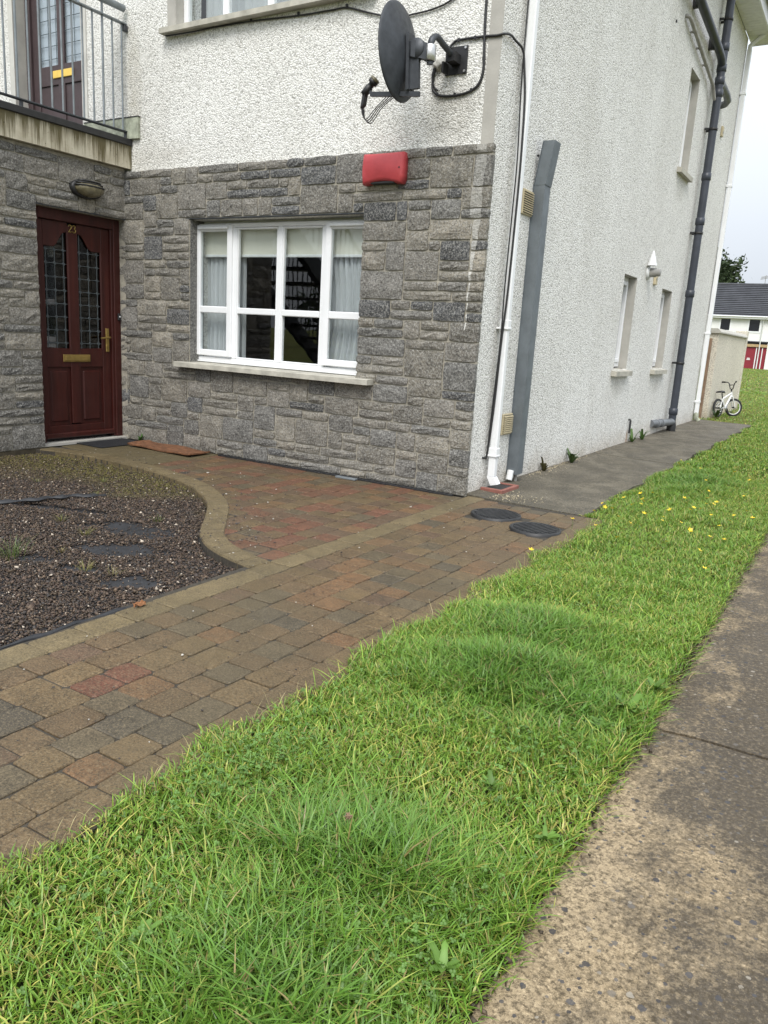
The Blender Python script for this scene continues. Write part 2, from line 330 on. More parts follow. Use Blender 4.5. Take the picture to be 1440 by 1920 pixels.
class MB:
    """collects shapes into one mesh"""
    def __init__(s): s.v = []; s.f = []; s.sm = []
    def add(s, v, f, smooth=False):
        b = len(s.v); s.v += [tuple(p) for p in v]; s.f += [tuple(i + b for i in q) for q in f]; s.sm += [smooth] * len(f); return s
    def box(s, x0, x1, y0, y1, z0, z1):
        v = [(x0, y0, z0), (x1, y0, z0), (x1, y1, z0), (x0, y1, z0), (x0, y0, z1), (x1, y0, z1), (x1, y1, z1), (x0, y1, z1)]
        return s.add(v, [(3, 2, 1, 0), (4, 5, 6, 7), (0, 1, 5, 4), (1, 2, 6, 5), (2, 3, 7, 6), (3, 0, 4, 7)])
    def cbox(s, x0, x1, y0, y1, z0, z1, c=.004):
        """box with chamfered edges (24 corner verts)"""
        X, Y, Z = (x0, x1), (y0, y1), (z0, z1)
        v = []; idx = {}
        for i in (0, 1):
            for j in (0, 1):
                for k in (0, 1):
                    sx, sy_, sz = (1, -1)[i], (1, -1)[j], (1, -1)[k]
                    for ax in range(3):
                        p = [X[i] + sx * c, Y[j] + sy_ * c, Z[k] + sz * c]; p[ax] = (X[i], Y[j], Z[k])[ax]
                        idx[(i, j, k, ax)] = len(v); v.append(tuple(p))
        f = []
        for ax in range(3):
            a, b = [q for q in range(3) if q != ax]
            for e in (0, 1):
                q = []
                for (m, n) in ((0, 0), (1, 0), (1, 1), (0, 1)):
                    t = [0, 0, 0]; t[ax] = e; t[a] = m; t[b] = n; q.append(idx[(t[0], t[1], t[2], ax)])
                f.append(q if (e == 1) == (ax != 1) else q[::-1])
        for ax in range(3):
            a, b = [q for q in range(3) if q != ax]
            for m in (0, 1):
                for n in (0, 1):
                    t0 = [0, 0, 0]; t1 = [0, 0, 0]; t1[ax] = 1
                    for t in (t0, t1): t[a] = m; t[b] = n
                    f.append((idx[(*t0, a)], idx[(*t1, a)], idx[(*t1, b)], idx[(*t0, b)]))
        for i in (0, 1):
            for j in (0, 1):
                for k in (0, 1): f.append((idx[(i, j, k, 0)], idx[(i, j, k, 1)], idx[(i, j, k, 2)]))
        return s.add(v, f)
    def tube(s, pts, r, n=10, caps=True, smooth=True):
        pts = [Vector(p) for p in pts]; m = len(pts); rr = r if hasattr(r, '__len__') else [r] * m
        v = []; prev = None
        for i, p in enumerate(pts):
            d = (pts[min(i + 1, m - 1)] - pts[max(i - 1, 0)]).normalized()
            if prev is None: a = d.orthogonal().normalized()
            else:
                a = prev - d * prev.dot(d)
                a = a.normalized() if a.length > 1e-6 else d.orthogonal().normalized()
            prev = a; b = d.cross(a)
            v += [p + (a * math.cos(2 * math.pi * k / n) + b * math.sin(2 * math.pi * k / n)) * rr[i] for k in range(n)]
        f = [(i * n + k, i * n + (k + 1) % n, (i + 1) * n + (k + 1) % n, (i + 1) * n + k) for i in range(m - 1) for k in range(n)]
        s.add(v, f, smooth)
        if caps:
            s.add(v[:n], [tuple(range(n))[::-1]]); s.add(v[-n:], [tuple(range(n))])
        return s
    def prism(s, poly, axis, a, b):
        """polygon in the two other axes (kept in x,y,z order), extruded along axis"""
        def P(p, h):
            q = list(p); q.insert(axis, h); return tuple(q)
        n = len(poly); v = [P(p, a) for p in poly] + [P(p, b) for p in poly]
        f = [tuple(range(n))[::-1], tuple(range(n, 2 * n))] + [(i, (i + 1) % n, n + (i + 1) % n, n + i) for i in range(n)]
        return s.add(v, f)
    def lathe(s, prof, origin, axis, n=24, smooth=True):
        ax = Vector(axis).normalized(); a = ax.orthogonal().normalized(); b = ax.cross(a); o = Vector(origin); v = []
        for (r, h) in prof: v += [o + ax * h + (a * math.cos(2 * math.pi * k / n) + b * math.sin(2 * math.pi * k / n)) * r for k in range(n)]
        f = [(i * n + k, i * n + (k + 1) % n, (i + 1) * n + (k + 1) % n, (i + 1) * n + k) for i in range(len(prof) - 1) for k in range(n)]
        return s.add(v, f, smooth)
    def mesh(s, name, mt, fix=True):
        me = bpy.data.meshes.new(name); me.from_pydata(s.v, [], s.f)
        me.polygons.foreach_set('use_smooth', s.sm)
        if fix:
            bm = bmesh.new(); bm.from_mesh(me); bmesh.ops.recalc_face_normals(bm, faces=bm.faces); bm.to_mesh(me); bm.free()
        me.materials.append(MT[mt] if isinstance(mt, str) else mt); me.update(); return me
    def build(s, name, mt, parent=None, fix=True):
        return link(bpy.data.objects.new(name, s.mesh(name, mt, fix)), parent)

def np_mesh(name, V, tris, mt, colors=None, smooth=False, parent=None):
    V = np.ascontiguousarray(V, np.float32); T = np.ascontiguousarray(tris, np.int32)
    me = bpy.data.meshes.new(name); me.vertices.add(len(V)); me.vertices.foreach_set('co', V.ravel())
    me.loops.add(T.size); me.loops.foreach_set('vertex_index', T.ravel())
    me.polygons.add(len(T)); me.polygons.foreach_set('loop_start', np.arange(0, T.size, 3, dtype=np.int32))
    try: me.polygons.foreach_set('loop_total', np.full(len(T), 3, np.int32))
    except Exception: pass
    if smooth: me.polygons.foreach_set('use_smooth', np.ones(len(T), bool))
    if colors is not None:
        a = me.color_attributes.new('Col', 'FLOAT_COLOR', 'POINT')
        c = np.ones((len(V), 4), np.float32); c[:, :3] = colors; a.data.foreach_set('color', c.ravel())
    me.update(calc_edges=True); me.validate()
    me.materials.append(MT[mt]); return link(bpy.data.objects.new(name, me), parent)

def sm_noise(x, y, seed=0, octs=3):
    r = np.random.default_rng(seed); t = np.zeros_like(x)
    for o in range(octs):
        for _ in range(4):
            a = r.uniform(0, 6.28); k = 2 ** o * r.uniform(.7, 1.4); t += np.sin((x * np.cos(a) + y * np.sin(a)) * k + r.uniform(0, 6.28)) / 2 ** o
    return t / 5.0

def spline(pts, n=8):
    P = [Vector(p) for p in pts]; P = [P[0] * 2 - P[1]] + P + [P[-1] * 2 - P[-2]]; out = []
    for i in range(1, len(P) - 2):
        for k in range(n):
            t = k / n; a, b, c, d = P[i - 1], P[i], P[i + 1], P[i + 2]
            out.append(.5 * ((2 * b) + (c - a) * t + (2 * a - 5 * b + 4 * c - d) * t * t + (3 * b - a - 3 * c + d) * t ** 3))
    return out + [P[-2]]

# ================================================================ SETTING
# ground sheet to the horizon
mb = MB()
gx = [-700, -120, -40, -12, 8, 30, 120, 700]; gy = [-700, -120, -40, -10, 14, 40, 110, 700]
V = [(x, y, -.10 if abs(x) < 200 else -.10) for y in gy for x in gx]
mb.add(V, [(j * 8 + i, j * 8 + i + 1, (j + 1) * 8 + i + 1, (j + 1) * 8 + i) for j in range(7) for i in range(7)])
ground = tag(mb.build('ground', 'ground'), kind='structure')

# lawn strip between the paving and the road, widening to the open green behind the house
def lawn_z(x, y): return -.020 + .006 * math.sin(x * 3.1 + y * 1.7) * math.sin(y * .9)
mb = MB(); xs = np.linspace(1.085, 2.112, 10); ys = np.linspace(-7, .0, 40); nx = len(xs)
mb.add([(x, y, lawn_z(x, y)) for y in ys for x in xs], [(j * nx + i, j * nx + i + 1, (j + 1) * nx + i + 1, (j + 1) * nx + i) for j in range(len(ys) - 1) for i in range(nx - 1)], True)
tag(mb.build('lawn', 'lawn'), kind='structure')
mb = MB(); xs = np.linspace(.915, 2.112, 10); ys = np.linspace(.002, 12, 60); nx = len(xs)
mb.add([(x, y, lawn_z(x, y)) for y in ys for x in xs], [(j * nx + i, j * nx + i + 1, (j + 1) * nx + i + 1, (j + 1) * nx + i) for j in range(len(ys) - 1) for i in range(nx - 1)], True)
tag(mb.build('lawn', 'lawn'), kind='structure')
mb = MB(); xs = np.linspace(-40, 40, 50); ys = np.linspace(9.7, 130, 70); nx = len(xs)
mb.add([(x, y, -.035 + .02 * math.sin(x * .7) * math.sin(y * .5) - .0005 * max(0, y - 12)) for y in ys for x in xs], [(j * nx + i, j * nx + i + 1, (j + 1) * nx + i + 1, (j + 1) * nx + i) for j in range(len(ys) - 1) for i in range(nx - 1)], True)
tag(mb.build('open_green', 'ground'), kind='structure')

# concrete road on the right: cast bays with open joints
mb = MB(); mb.box(2.06, 6.6, -9, 12, -.14, -.05)
road = tag(mb.build('road', 'soil'), kind='structure')
JR = [(random.Random(77).uniform(0, 1), 0)]
_jr = random.Random(5); JT = [(_jr.uniform(1.5, 60), _jr.uniform(0, 6.28)) for _ in range(26)]
def jag(x, y): return sum(.016 / (1 + k * .10) * math.sin(y * k + p) for k, p in JT) * .20
for (a, b) in ((-8.9, -2.958), (-2.942, 1.44), (1.456, 6.0), (6.016, 12)):
    n = max(8, int((b - a) / .022)); ys = np.linspace(a, b, n); xsr = [None, 2.25, 2.6, 3.2, 4.0, 5.2, 6.6]; mb = MB(); V = []
    for y in ys:
        for i, x in enumerate(xsr):
            xx = 2.105 + jag(0, y) if i == 0 else x
            V.append((xx, y, .004 * math.sin(xx * 2 + y * 1.3) - (.010 if i == 0 else 0)))
    m = len(xsr); F = [(j * m + i, j * m + i + 1, (j + 1) * m + i + 1, (j + 1) * m + i) for j in range(n - 1) for i in range(m - 1)]
    nb = len(V); V += [(p[0], p[1], -.09) for p in V[::m]]
    F += [(j * m, (j + 1) * m, nb + j + 1, nb + j) for j in range(n - 1)]
    e = len(V); V += [(V[i][0], a, -.09) for i in range(m)] + [(V[(n - 1) * m + i][0], b, -.09) for i in range(m)]
    F += [(i, i + 1, e + i + 1, e + i) for i in range(m - 1)] + [((n - 1) * m + i, (n - 1) * m + i + 1, e + m + i + 1, e + m + i) for i in range(m - 1)]
    mb.add(V, F); mb.build('concrete_bay', 'road', road)

# side path of damp concrete bays
mb = MB(); mb.box(.005, .90, .03, 9.65, -.12, -.022)
side_path = tag(mb.build('side_path', 'soil'), kind='structure')
for (a, b) in ((.02, 3.335), (3.355, 6.19), (6.21, 9.7)):
    mb = MB(); n = 30; ys = np.linspace(a, b, n); V = []; F = []
    for y in ys:
        e = .93 + .02 * math.sin(y * 4) + .012 * math.sin(y * 11)
        for k, x in enumerate((.003, .2, .5, .75, e)): V.append((x, y, .002 * math.sin(x * 5 + y * 2) + (.012 if k == 0 else 0)))
    F = [(j * 5 + i, j * 5 + i + 1, (j + 1) * 5 + i + 1, (j + 1) * 5 + i) for j in range(n - 1) for i in range(4)]
    nb = len(V); V += [(V[i * 5 + 4][0], V[i * 5 + 4][1], -.08) for i in range(n)]; F += [(j * 5 + 4, nb + j, nb + j + 1, (j + 1) * 5 + 4) for j in range(n - 1)]
    e0 = len(V); V += [(V[i][0], a, -.08) for i in range(5)] + [(V[(n - 1) * 5 + i][0], b, -.08) for i in range(5)]
    F += [(i, i + 1, e0 + i + 1, e0 + i) for i in range(4)] + [((n - 1) * 5 + i, (n - 1) * 5 + i + 1, e0 + 5 + i + 1, e0 + 5 + i) for i in range(4)]
    mb.add(V, F); mb.build('concrete_bay', 'path', side_path)

n = 5200; Y = rng.uniform(-5.3, 3.0, n); X = 2.105 + np.array([jag(0, y) for y in Y]) + rng.normal(-.012, .022, n) - .02 * np.abs(rng.normal(0, 1, n)) * (rng.random(n) < .3)
EDGE = (X, Y)
# ---- block paving
PC = dict(tan=(.122, .079, .036), orange=(.142, .072, .031), brown=(.104, .065, .032), grey=(.085, .065, .039), dark=(.060, .050, .036), red=(.135, .048, .028), purple=(.098, .056, .034), buff=(.155, .117, .058))
def paver_mesh(L, W, seed):
    r = random.Random(seed); h = .06; pts = []
    hl, hw = L / 2 - .0025, W / 2 - .0025; c = .009
    base = [(-hl + c, -hw), (0, -hw), (hl - c, -hw), (hl, -hw + c), (hl, hw - c), (hl - c, hw), (0, hw), (-hl + c, hw), (-hl, hw - c), (-hl, -hw + c)]
    base = [(x + r.uniform(-.0022, .0022), y + r.uniform(-.0022, .0022)) for x, y in base]
    ins = []
    for x, y in base:
        k = r.uniform(.002, .0055); ins.append((x - math.copysign(k, x) * (abs(x) > .2 * hl), y - math.copysign(k, y) * (abs(y) > .2 * hw)))
    n = len(base); v = [(x, y, -h) for x, y in base] + [(x, y, -.0045) for x, y in base] + [(x, y, r.uniform(-.0015, .0)) for x, y in ins]
    f = [(i, (i + 1) % n, n + (i + 1) % n, n + i) for i in range(n)] + [(n + i, n + (i + 1) % n, 2 * n + (i + 1) % n, 2 * n + i) for i in range(n)] + [tuple(range(2 * n, 3 * n))]
    me = bpy.data.meshes.new('paver'); me.from_pydata(v, [], f); me.materials.append(MT['paver']); me.update(); return me
PM = {}
def place_paver(x, y, L, W, parent, colr, rz=0., name='paver'):
    key = (round(L, 3), round(W, 3), rnd.randrange(4))
    if key not in PM: PM[key] = paver_mesh(L, W, len(PM))
    o = bpy.data.objects.new(name, PM[key]); o.location = (x, y, rnd.uniform(-.0035, .0005)); o.rotation_euler = (rnd.gauss(0, .006), rnd.gauss(0, .006), rz + math.pi / 2 + rnd.gauss(0, .006))
    k = rnd.uniform(.86, 1.14); o.color = tuple(q * k for q in colr) + (1,); link(o, parent); return o

mb = MB(); mb.box(-.02, 1.12, -6.6, .02, -.12, -.0085)
paved = tag(mb.build('paved_path', 'bed'), kind='structure')
W = .1342
def pick(ws): return PC[rnd.choices(list(ws), list(ws.values()))[0]]
wp = dict(tan=30, orange=17, brown=28, grey=15, dark=5, red=1, purple=7)
manholes = [((.470, -.463), .172), ((.836, -.662), .164)]
for k in range(6):
    y = .01 - rnd.uniform(0, .1); x = .172 + W * (k + .5)
    while y > -5.9:
        L = rnd.choice((.12, .135, .15, .17)); c = (x, y - L / 2)
        if not any((c[0] - q[0]) ** 2 + (c[1] - q[1]) ** 2 < (r + .015) ** 2 for q, r in manholes):
            place_paver(c[0], c[1], L, W, paved, PC['red'] if (abs(c[0] - .5) < .1 and abs(c[1] + 3.76) < .09) else pick(wp))
        y -= L
y = .03
while y > -5.9:
    L = .2; place_paver(.096, y - L / 2, L, .150, paved, PC['buff'], name='kerb_block'); y -= L
y = -.02
while y > -5.9:
    L = .2
    if not any((1.045 - q[0]) ** 2 + (y - L / 2 - q[1]) ** 2 < (r + .04) ** 2 for q, r in manholes): place_paver(1.047, y - L / 2, L, .142, paved, tuple(q * f for q, f in zip(PC['brown'], (1.15, 1.2, 1.15))), name='kerb_block')
    y -= L

# ---- paved apron below the window with its curved kerb
CURVE = [(-3.72, -1.10), (-3.30, -1.02), (-2.71, -1.03), (-2.23, -1.10), (-1.767, -1.236), (-1.412, -1.426), (-1.137, -1.639), (-.929, -1.867), (-.719, -2.12), (-.594, -2.252), (-.405, -2.385), (-.193, -2.47), (.012, -2.52)]
cs = spline([(x, y, 0) for x, y in CURVE], 10)
def curve_y(x):
    for a, b in zip(cs[:-1], cs[1:]):
        if a.x <= x <= b.x: t = (x - a.x) / max(1e-6, b.x - a.x); return a.y + (b.y - a.y) * t
    return -1.1 if x < cs[0].x else -2.6
mb = MB(); poly = [(p.x, p.y) for p in cs] + [(.02, 0), (-3.80, 0), (-3.80, -1.1)]
mb.prism(poly, 2, -.12, -.0095)
apron = tag(mb.build('entrance_apron', 'bed'), kind='structure')
# kerb blocks following the curve
dense = spline([(x, y, 0) for x, y in CURVE], 60); acc = 0; marks = [0]; cum = [0]
for a, b in zip(dense[:-1], dense[1:]): cum.append(cum[-1] + (b - a).length)
cuts = []; t = 0
while t < cum[-1] - .06: cuts.append(t); t += .165
cuts.append(cum[-1])
def at_len(t):
    i = min(range(len(cum)), key=lambda q: abs(cum[q] - t)); i = max(1, min(len(dense) - 2, i)); d = (dense[i + 1] - dense[i - 1]).normalized(); return dense[i], Vector((-d.y, d.x, 0))
for t0, t1 in zip(cuts[:-1], cuts[1:]):
    g = .003; (p0, n0), (pm, nm), (p1, n1) = at_len(t0 + g), at_len((t0 + t1) / 2), at_len(t1 - g)
    wv = .145
    if p0.x > .0: continue
    outer = [p0, pm, p1]; inner = [p1 + n1 * wv, pm + nm * wv, p0 + n0 * wv]; ring = outer + inner
    cen = sum(ring, Vector()) / 6; v = [(p.x, p.y, -.06) for p in ring] + [(p.x, p.y, -.007) for p in ring] + [tuple(p + (cen - p).normalized() * .006 + Vector((0, 0, .003 + rnd.uniform(-.001, .001)))) for p in ring]
    f = [(i, (i + 1) % 6, 6 + (i + 1) % 6, 6 + i) for i in range(6)] + [(6 + i, 6 + (i + 1) % 6, 12 + (i + 1) % 6, 12 + i) for i in range(6)] + [(12, 13, 14, 15, 16, 17)]
    o = MB().add(v, f).build('kerb_block', 'paver', apron); k = rnd.uniform(.88, 1.1); o.color = tuple(q * k for q in PC['buff']) + (1,)
# flags by the door
for (x0, x1, y0, y1) in ((-3.76, -3.30, -.84, -.06), (-3.295, -2.86, -.84, -.40), (-3.295, -2.86, -.395, -.06), (-2.855, -2.52, -.86, -.06)):
    o = MB().cbox(x0, x1, y0, y1, -.06, rnd.uniform(-.001, .001), .005).build('flagstone', 'paver', apron); o.color = (.098, .078, .038, 1)
wa = dict(red=26, orange=18, brown=20, purple=20, tan=12, grey=6)
k = 0
while True:
    x = -2.532 + W * (k + .5); k += 1
    if k > 19: break
    y = -.075; x = x
    while True:
        L = rnd.choice((.12, .135, .15, .17)); c = (x, y - L / 2); lim = min(curve_y(x - W / 2), curve_y(x + W / 2))
        ny = curve_y(x) + .155 * (1.25 if -1.5 < x < -.5 else 1.05)
        top_ = max(curve_y(x - W / 2), curve_y(x + W / 2)) + .012
        for L in (L, .135, .10, .075, .055):
            c = (x, y - L / 2)
            if c[1] - L / 2 > top_: break
        else: break
        o = place_paver(c[0], c[1], L, W, apron, pick(wa)); y -= L
        o.location.z -= .0055 if c[1] - L / 2 < max(curve_y(x - W / 2), curve_y(x + W / 2)) + .24 else .0015

# ---- gravel bed: membrane-lined hollow full of slate chippings
mb = MB(); mb.prism([(-7.5, -6.5)] + [(.02, -6.5), (.02, -2.52)] + [(p.x, p.y) for p in cs[::-1]] + [(-3.8, -1.3), (-7.5, -1.3)], 2, -.13, -.050)
tag(mb.build('gravel_bed', 'membrane'), kind='structure')
def chips(name, X, Y, Z, S, cols, mt='pebble'):
    n = len(X); oc = np.array([(1, 0, 0), (-1, 0, 0), (0, 1, 0), (0, -1, 0), (0, 0, 1), (0, 0, -1)], float)
    fc = np.array([(0, 2, 4), (2, 1, 4), (1, 3, 4), (3, 0, 4), (2, 0, 5), (1, 2, 5), (3, 1, 5), (0, 3, 5)])
    P = oc[None] * rng.uniform(.7, 1.25, (n, 6, 1)) * np.stack([np.ones(n), rng.uniform(.5, 1, n), rng.uniform(.35, .8, n)], 1)[:, None, :] + rng.normal(0, .16, (n, 6, 3))
    a = rng.uniform(0, 6.28, n); tl = rng.normal(0, .6, n); ca, sa, ct, st = [q[:, None] for q in (np.cos(a), np.sin(a), np.cos(tl), np.sin(tl))]
    x, y, z = P[..., 0], P[..., 1], P[..., 2]; y, z = y * ct - z * st, y * st + z * ct; x, y = x * ca - y * sa, x * sa + y * ca
    V = np.stack([x * S[:, None] + X[:, None], y * S[:, None] + Y[:, None], z * S[:, None] + Z[:, None]], -1).reshape(-1, 3)
    return np_mesh(name, V, (fc[None] + (np.arange(n) * 6)[:, None, None]).reshape(-1, 3), mt, np.repeat(cols, 6, 0))
def pebbles(name, X, Y, Z, S, cols, mt='pebble', flat=.6, parent=None):
    n = len(X); t = (1 + 5 ** .5) / 2
    ico = np.array([(-1, t, 0), (1, t, 0), (-1, -t, 0), (1, -t, 0), (0, -1, t), (0, 1, t), (0, -1, -t), (0, 1, -t), (t, 0, -1), (t, 0, 1), (-t, 0, -1), (-t, 0, 1)], float); ico /= np.linalg.norm(ico[0])
    fc = np.array([(0, 11, 5), (0, 5, 1), (0, 1, 7), (0, 7, 10), (0, 10, 11), (1, 5, 9), (5, 11, 4), (11, 10, 2), (10, 7, 6), (7, 1, 8), (3, 9, 4), (3, 4, 2), (3, 2, 6), (3, 6, 8), (3, 8, 9), (4, 9, 5), (2, 4, 11), (6, 2, 10), (8, 6, 7), (9, 8, 1)])
    P = ico[None] * rng.uniform(.6, 1.2, (n, 12, 1)) * np.stack([np.ones(n), rng.uniform(.5, .9, n), rng.uniform(.3, .8, n) * flat / .6], 1)[:, None, :]
    a = rng.uniform(0, 6.28, n); tl = rng.normal(0, .4, n)
    ca, sa, ct, st = np.cos(a), np.sin(a), np.cos(tl), np.sin(tl)
    x, y, z = P[..., 0], P[..., 1], P[..., 2]
    y, z = y * ct[:, None] - z * st[:, None], y * st[:, None] + z * ct[:, None]
    x, y = x * ca[:, None] - y * sa[:, None], x * sa[:, None] + y * ca[:, None]
    V = np.stack([x * S[:, None] + X[:, None], y * S[:, None] + Y[:, None], z * S[:, None] + Z[:, None]], -1).reshape(-1, 3)
    T = (fc[None] + (np.arange(n) * 12)[:, None, None]).reshape(-1, 3)
    return np_mesh(name, V, T, mt, np.repeat(cols, 12, 0), parent=parent)
gravpal = np.array([(.046, .038, .035), (.066, .050, .042), (.085, .062, .050), (.056, .054, .055), (.100, .078, .062), (.034, .030, .029), (.135, .105, .080), (.07, .056, .040)])
def gcols(n, white=.02):
    c = gravpal[rng.integers(0, len(gravpal), n)] * rng.uniform(.75, 1.3, (n, 1)); m = rng.random(n) < white; c[m] = np.array((.50, .47, .42)) * rng.uniform(.7, 1.15, (m.sum(), 1)); return c
cx_ = np.array([p.x for p in cs]); cy_ = np.array([p.y for p in cs])
def in_bed(x, y):
    ok = (x < .015) & (y < -1.02) & (y > -6.2) & (x > -6)
    return ok & (y < np.where(x < -3.72, -1.35, np.interp(x, cx_, cy_)) - .008)
# bare patches where the membrane shows through the chippings
BARE = [(-1.16, -2.34, .42, .15, .25), (-.82, -2.66, .30, .12, .5), (-.34, -2.98, .21, .10, .55), (-1.0, -3.06, .13, .05, .2), (-1.85, -2.32, .32, .045, .35), (-.66, -3.0, .12, .045, .4)]
def bare(x, y):
    b = np.zeros(len(x))
    for (bx, by, ra, rb, an) in BARE:
        u = (x - bx) * np.cos(an) + (y - by) * np.sin(an); v = -(x - bx) * np.sin(an) + (y - by) * np.cos(an)
        b = np.maximum(b, 1.25 - (u / ra) ** 2 - (v / rb) ** 2 + .8 * sm_noise(x * 6, y * 6, 5) + .7 * sm_noise(x * 19, y * 19, 15))
    return b
n = 300000; X = rng.uniform(-4.6, .02, n); Y = rng.uniform(-5.0, -1.0, n)
k = in_bed(X, Y) & (Y > -1.25 - (X + 3.9) * .70 - .55); X, Y = X[k], Y[k]; b = bare(X, Y); k = (b < .3) | (rng.random(len(X)) < np.where(b < .75, .22, .05)); X, Y, b = X[k], Y[k], b[k]
hgt = -.042 + .012 * np.clip(sm_noise(X * 2.5, Y * 2.5, 3), -1, 1) + .014 * np.clip(.2 - b, 0, 1); S = np.exp(rng.normal(math.log(.0058), .36, len(X)))
Z = hgt + rng.uniform(-.006, .008, len(X)); Z = np.where(b > .3, -.045, Z)
GC = gcols(len(X), .02) * np.array((1.0, .90, .80)); moss = np.clip(.9 * sm_noise(X * 3.1, Y * 3.1, 12) + (Y + 1.9) * .9, 0, .75)[:, None] * (rng.random((len(X), 1)) < .6); GC = GC * (1 - moss) + np.array((.13, .115, .025)) * moss
tag(chips('slate_gravel', X, Y, Z, S, GC), 'dark slate chippings filling the curved bed beside the door', 'gravel', kind='stuff')
# a lining sheet just under the chippings so only the bare patches read as membrane
mb = MB(); xs = np.linspace(-4.5, .02, 60); ys = np.linspace(-5.2, -1.05, 56)
S = np.exp(rng.normal(math.log(.0042), .45, len(EDGE[0])))
tag(chips('edge_soil', EDGE[0], EDGE[1], np.where(EDGE[0] > 2.105, .001, -.006) + S * .3, S, np.array((.075, .055, .034)) * rng.uniform(.5, 1.6, (len(S), 1))), 'crumbs of dark soil along the edge of the concrete road', 'soil', kind='stuff')
# ---- loose chippings kicked over the paving
n = 2200; X = np.concatenate([rng.uniform(-3.5, 0, n), rng.uniform(0, 1.0, 420)]); Y = np.concatenate([rng.uniform(-2.5, -.1, n), rng.uniform(-4.6, -.2, 420)])
k = ~in_bed(X, Y) & (rng.random(len(X)) < np.where(X > 0, .45, np.exp(-np.abs(Y - np.interp(X, cx_, cy_)) / .55))); X, Y = X[k], Y[k]; S = np.exp(rng.normal(math.log(.0040), .38, len(X)))
tag(pebbles('loose_chippings', X, Y, S * .35 + .0005, S, gcols(len(X), .22)), 'small dark and white chippings scattered over the block paving', 'gravel', kind='stuff')
# clusters on the curved kerb
cxl = []; 
for (mx_, my_, sx_, num) in ((-.80, -1.93, .16, 150), (-.52, -2.25, .10, 70), (-.35, -2.05, .10, 40), (-1.1, -1.5, .18, 60)):
    cxl.append(np.stack([rng.normal(mx_, sx_, num), rng.normal(my_, sx_, num)], 1))
c2 = np.concatenate(cxl); k = ~in_bed(c2[:, 0], c2[:, 1]); c2 = c2[k]; S = np.exp(rng.normal(math.log(.0052), .35, len(c2)))
tag(pebbles('spilled_chippings', c2[:, 0], c2[:, 1], S * .35 + .0008, S, gcols(len(c2), .08)), 'dark chippings spilled in clusters over the curved buff kerb', 'gravel', kind='stuff')
n = 2600; Y = np.concatenate([rng.uniform(.65, 4.2, n), rng.normal(.18, .10, 500)]); X = np.concatenate([.01 + np.abs(rng.normal(0, .055, n)), .18 + np.abs(rng.normal(0, .16, 500))])
k = (rng.random(len(X)) < np.clip(.35 + .8 * sm_noise(Y * 2, X * 2, 31), .05, 1)) & (X > .005) & ~((X < .21) & (Y > .25) & (Y < .64)) & (Y > .03); X, Y = X[k], Y[k]; S = np.exp(rng.normal(math.log(.0048), .4, len(X)))
tag(chips('fallen_dash', X, Y, S * .4 + np.where(X < .06, .008, .001), S, np.array((.42, .36, .25)) * rng.uniform(.45, 1.25, (len(X), 1))), 'pale crumbs of fallen wall dash along the side path', 'grit', kind='stuff')
dl = thing('dried_leaf', (.04, -3.25, 0), 'small orange dried leaf lying on the straight buff kerb', 'leaf')
V = [(.03 + .030 * (i / 6) , -3.28 + .060 * (j / 6) , .003 + .012 * math.sin(i * 1.7) * math.cos(j * 1.3) ** 2 + .008) for j in range(7) for i in range(7)]
MT['orange'] = simple('dried leaf', (.24, .105, .042), .8, 0, .3, 40)
MB().add(V, [(j * 7 + i, j * 7 + i + 1, j * 7 + i + 8, j * 7 + i + 7) for j in range(6) for i in range(6) if (i - 2.5) ** 2 + (j - 2.5) ** 2 < 9.5]).build('blade', 'orange', dl)
# black edging strip along the wall foot
dr = thing('drain_channel', (-1.2, -.07, 0), 'black plastic drain strip at the foot of the stone wall', 'drain')
MB().cbox(-2.50, -.06, -.100, -.066, -.03, .010, .003).build('channel', 'black', dr)
mb = MB()
for i in range(60): mb.box(-2.48 + i * .04, -2.462 + i * .04, -.099, -.068, .0105, .014)
tag(mb.build('grating', 'iron', dr), kind='stuff')
MB().cbox(-1.13, -.93, -.150, -.105, -.004, .012, .003).build('access_plate', 'galvrail', dr)

# ================================================================ THE HOUSE
house = thing('apartment_house', (-3, 4, 0), 'two storey white pebble dashed house with grey stone ground floor front', 'house')
HX0, HY1, HZ = -9.6, 9.26, 6.13
def wall_panel(axis, const, out, u0, u1, z0, z1, holes, th):
    """wall sheet with openings: outer skin at const, inner skin th behind; out = +1/-1 outward sign"""
    us = sorted({u0, u1, *[h[0] for h in holes], *[h[1] for h in holes]}); zs = sorted({z0, z1, *[h[2] for h in holes], *[h[3] for h in holes]})
    mb = MB(); inner = const - out * th
    def P(u, z, c): return (c, u, z) if axis == 0 else (u, c, z)
    for a, b in zip(us[:-1], us[1:]):
        for c, d in zip(zs[:-1], zs[1:]):
            um, zm = (a + b) / 2, (c + d) / 2
            if any(h[0] < um < h[1] and h[2] < zm < h[3] for h in holes): continue
            for cc, flip in ((const, out < 0), (inner, out > 0)):
                q = [P(a, c, cc), P(b, c, cc), P(b, d, cc), P(a, d, cc)]
                if axis == 1: q = q[::-1]
                mb.add(q[::-1] if flip else q, [(0, 1, 2, 3)])
    for (a, b, c, d) in list(holes) + [(u0, u1, z0, z1)]:
        for (p, q) in (((a, c), (b, c)), ((b, c), (b, d)), ((b, d), (a, d)), ((a, d), (a, c))):
            mb.add([P(*p, const), P(*q, const), P(*q, inner), P(*p, inner)], [(0, 1, 2, 3)])
    return mb
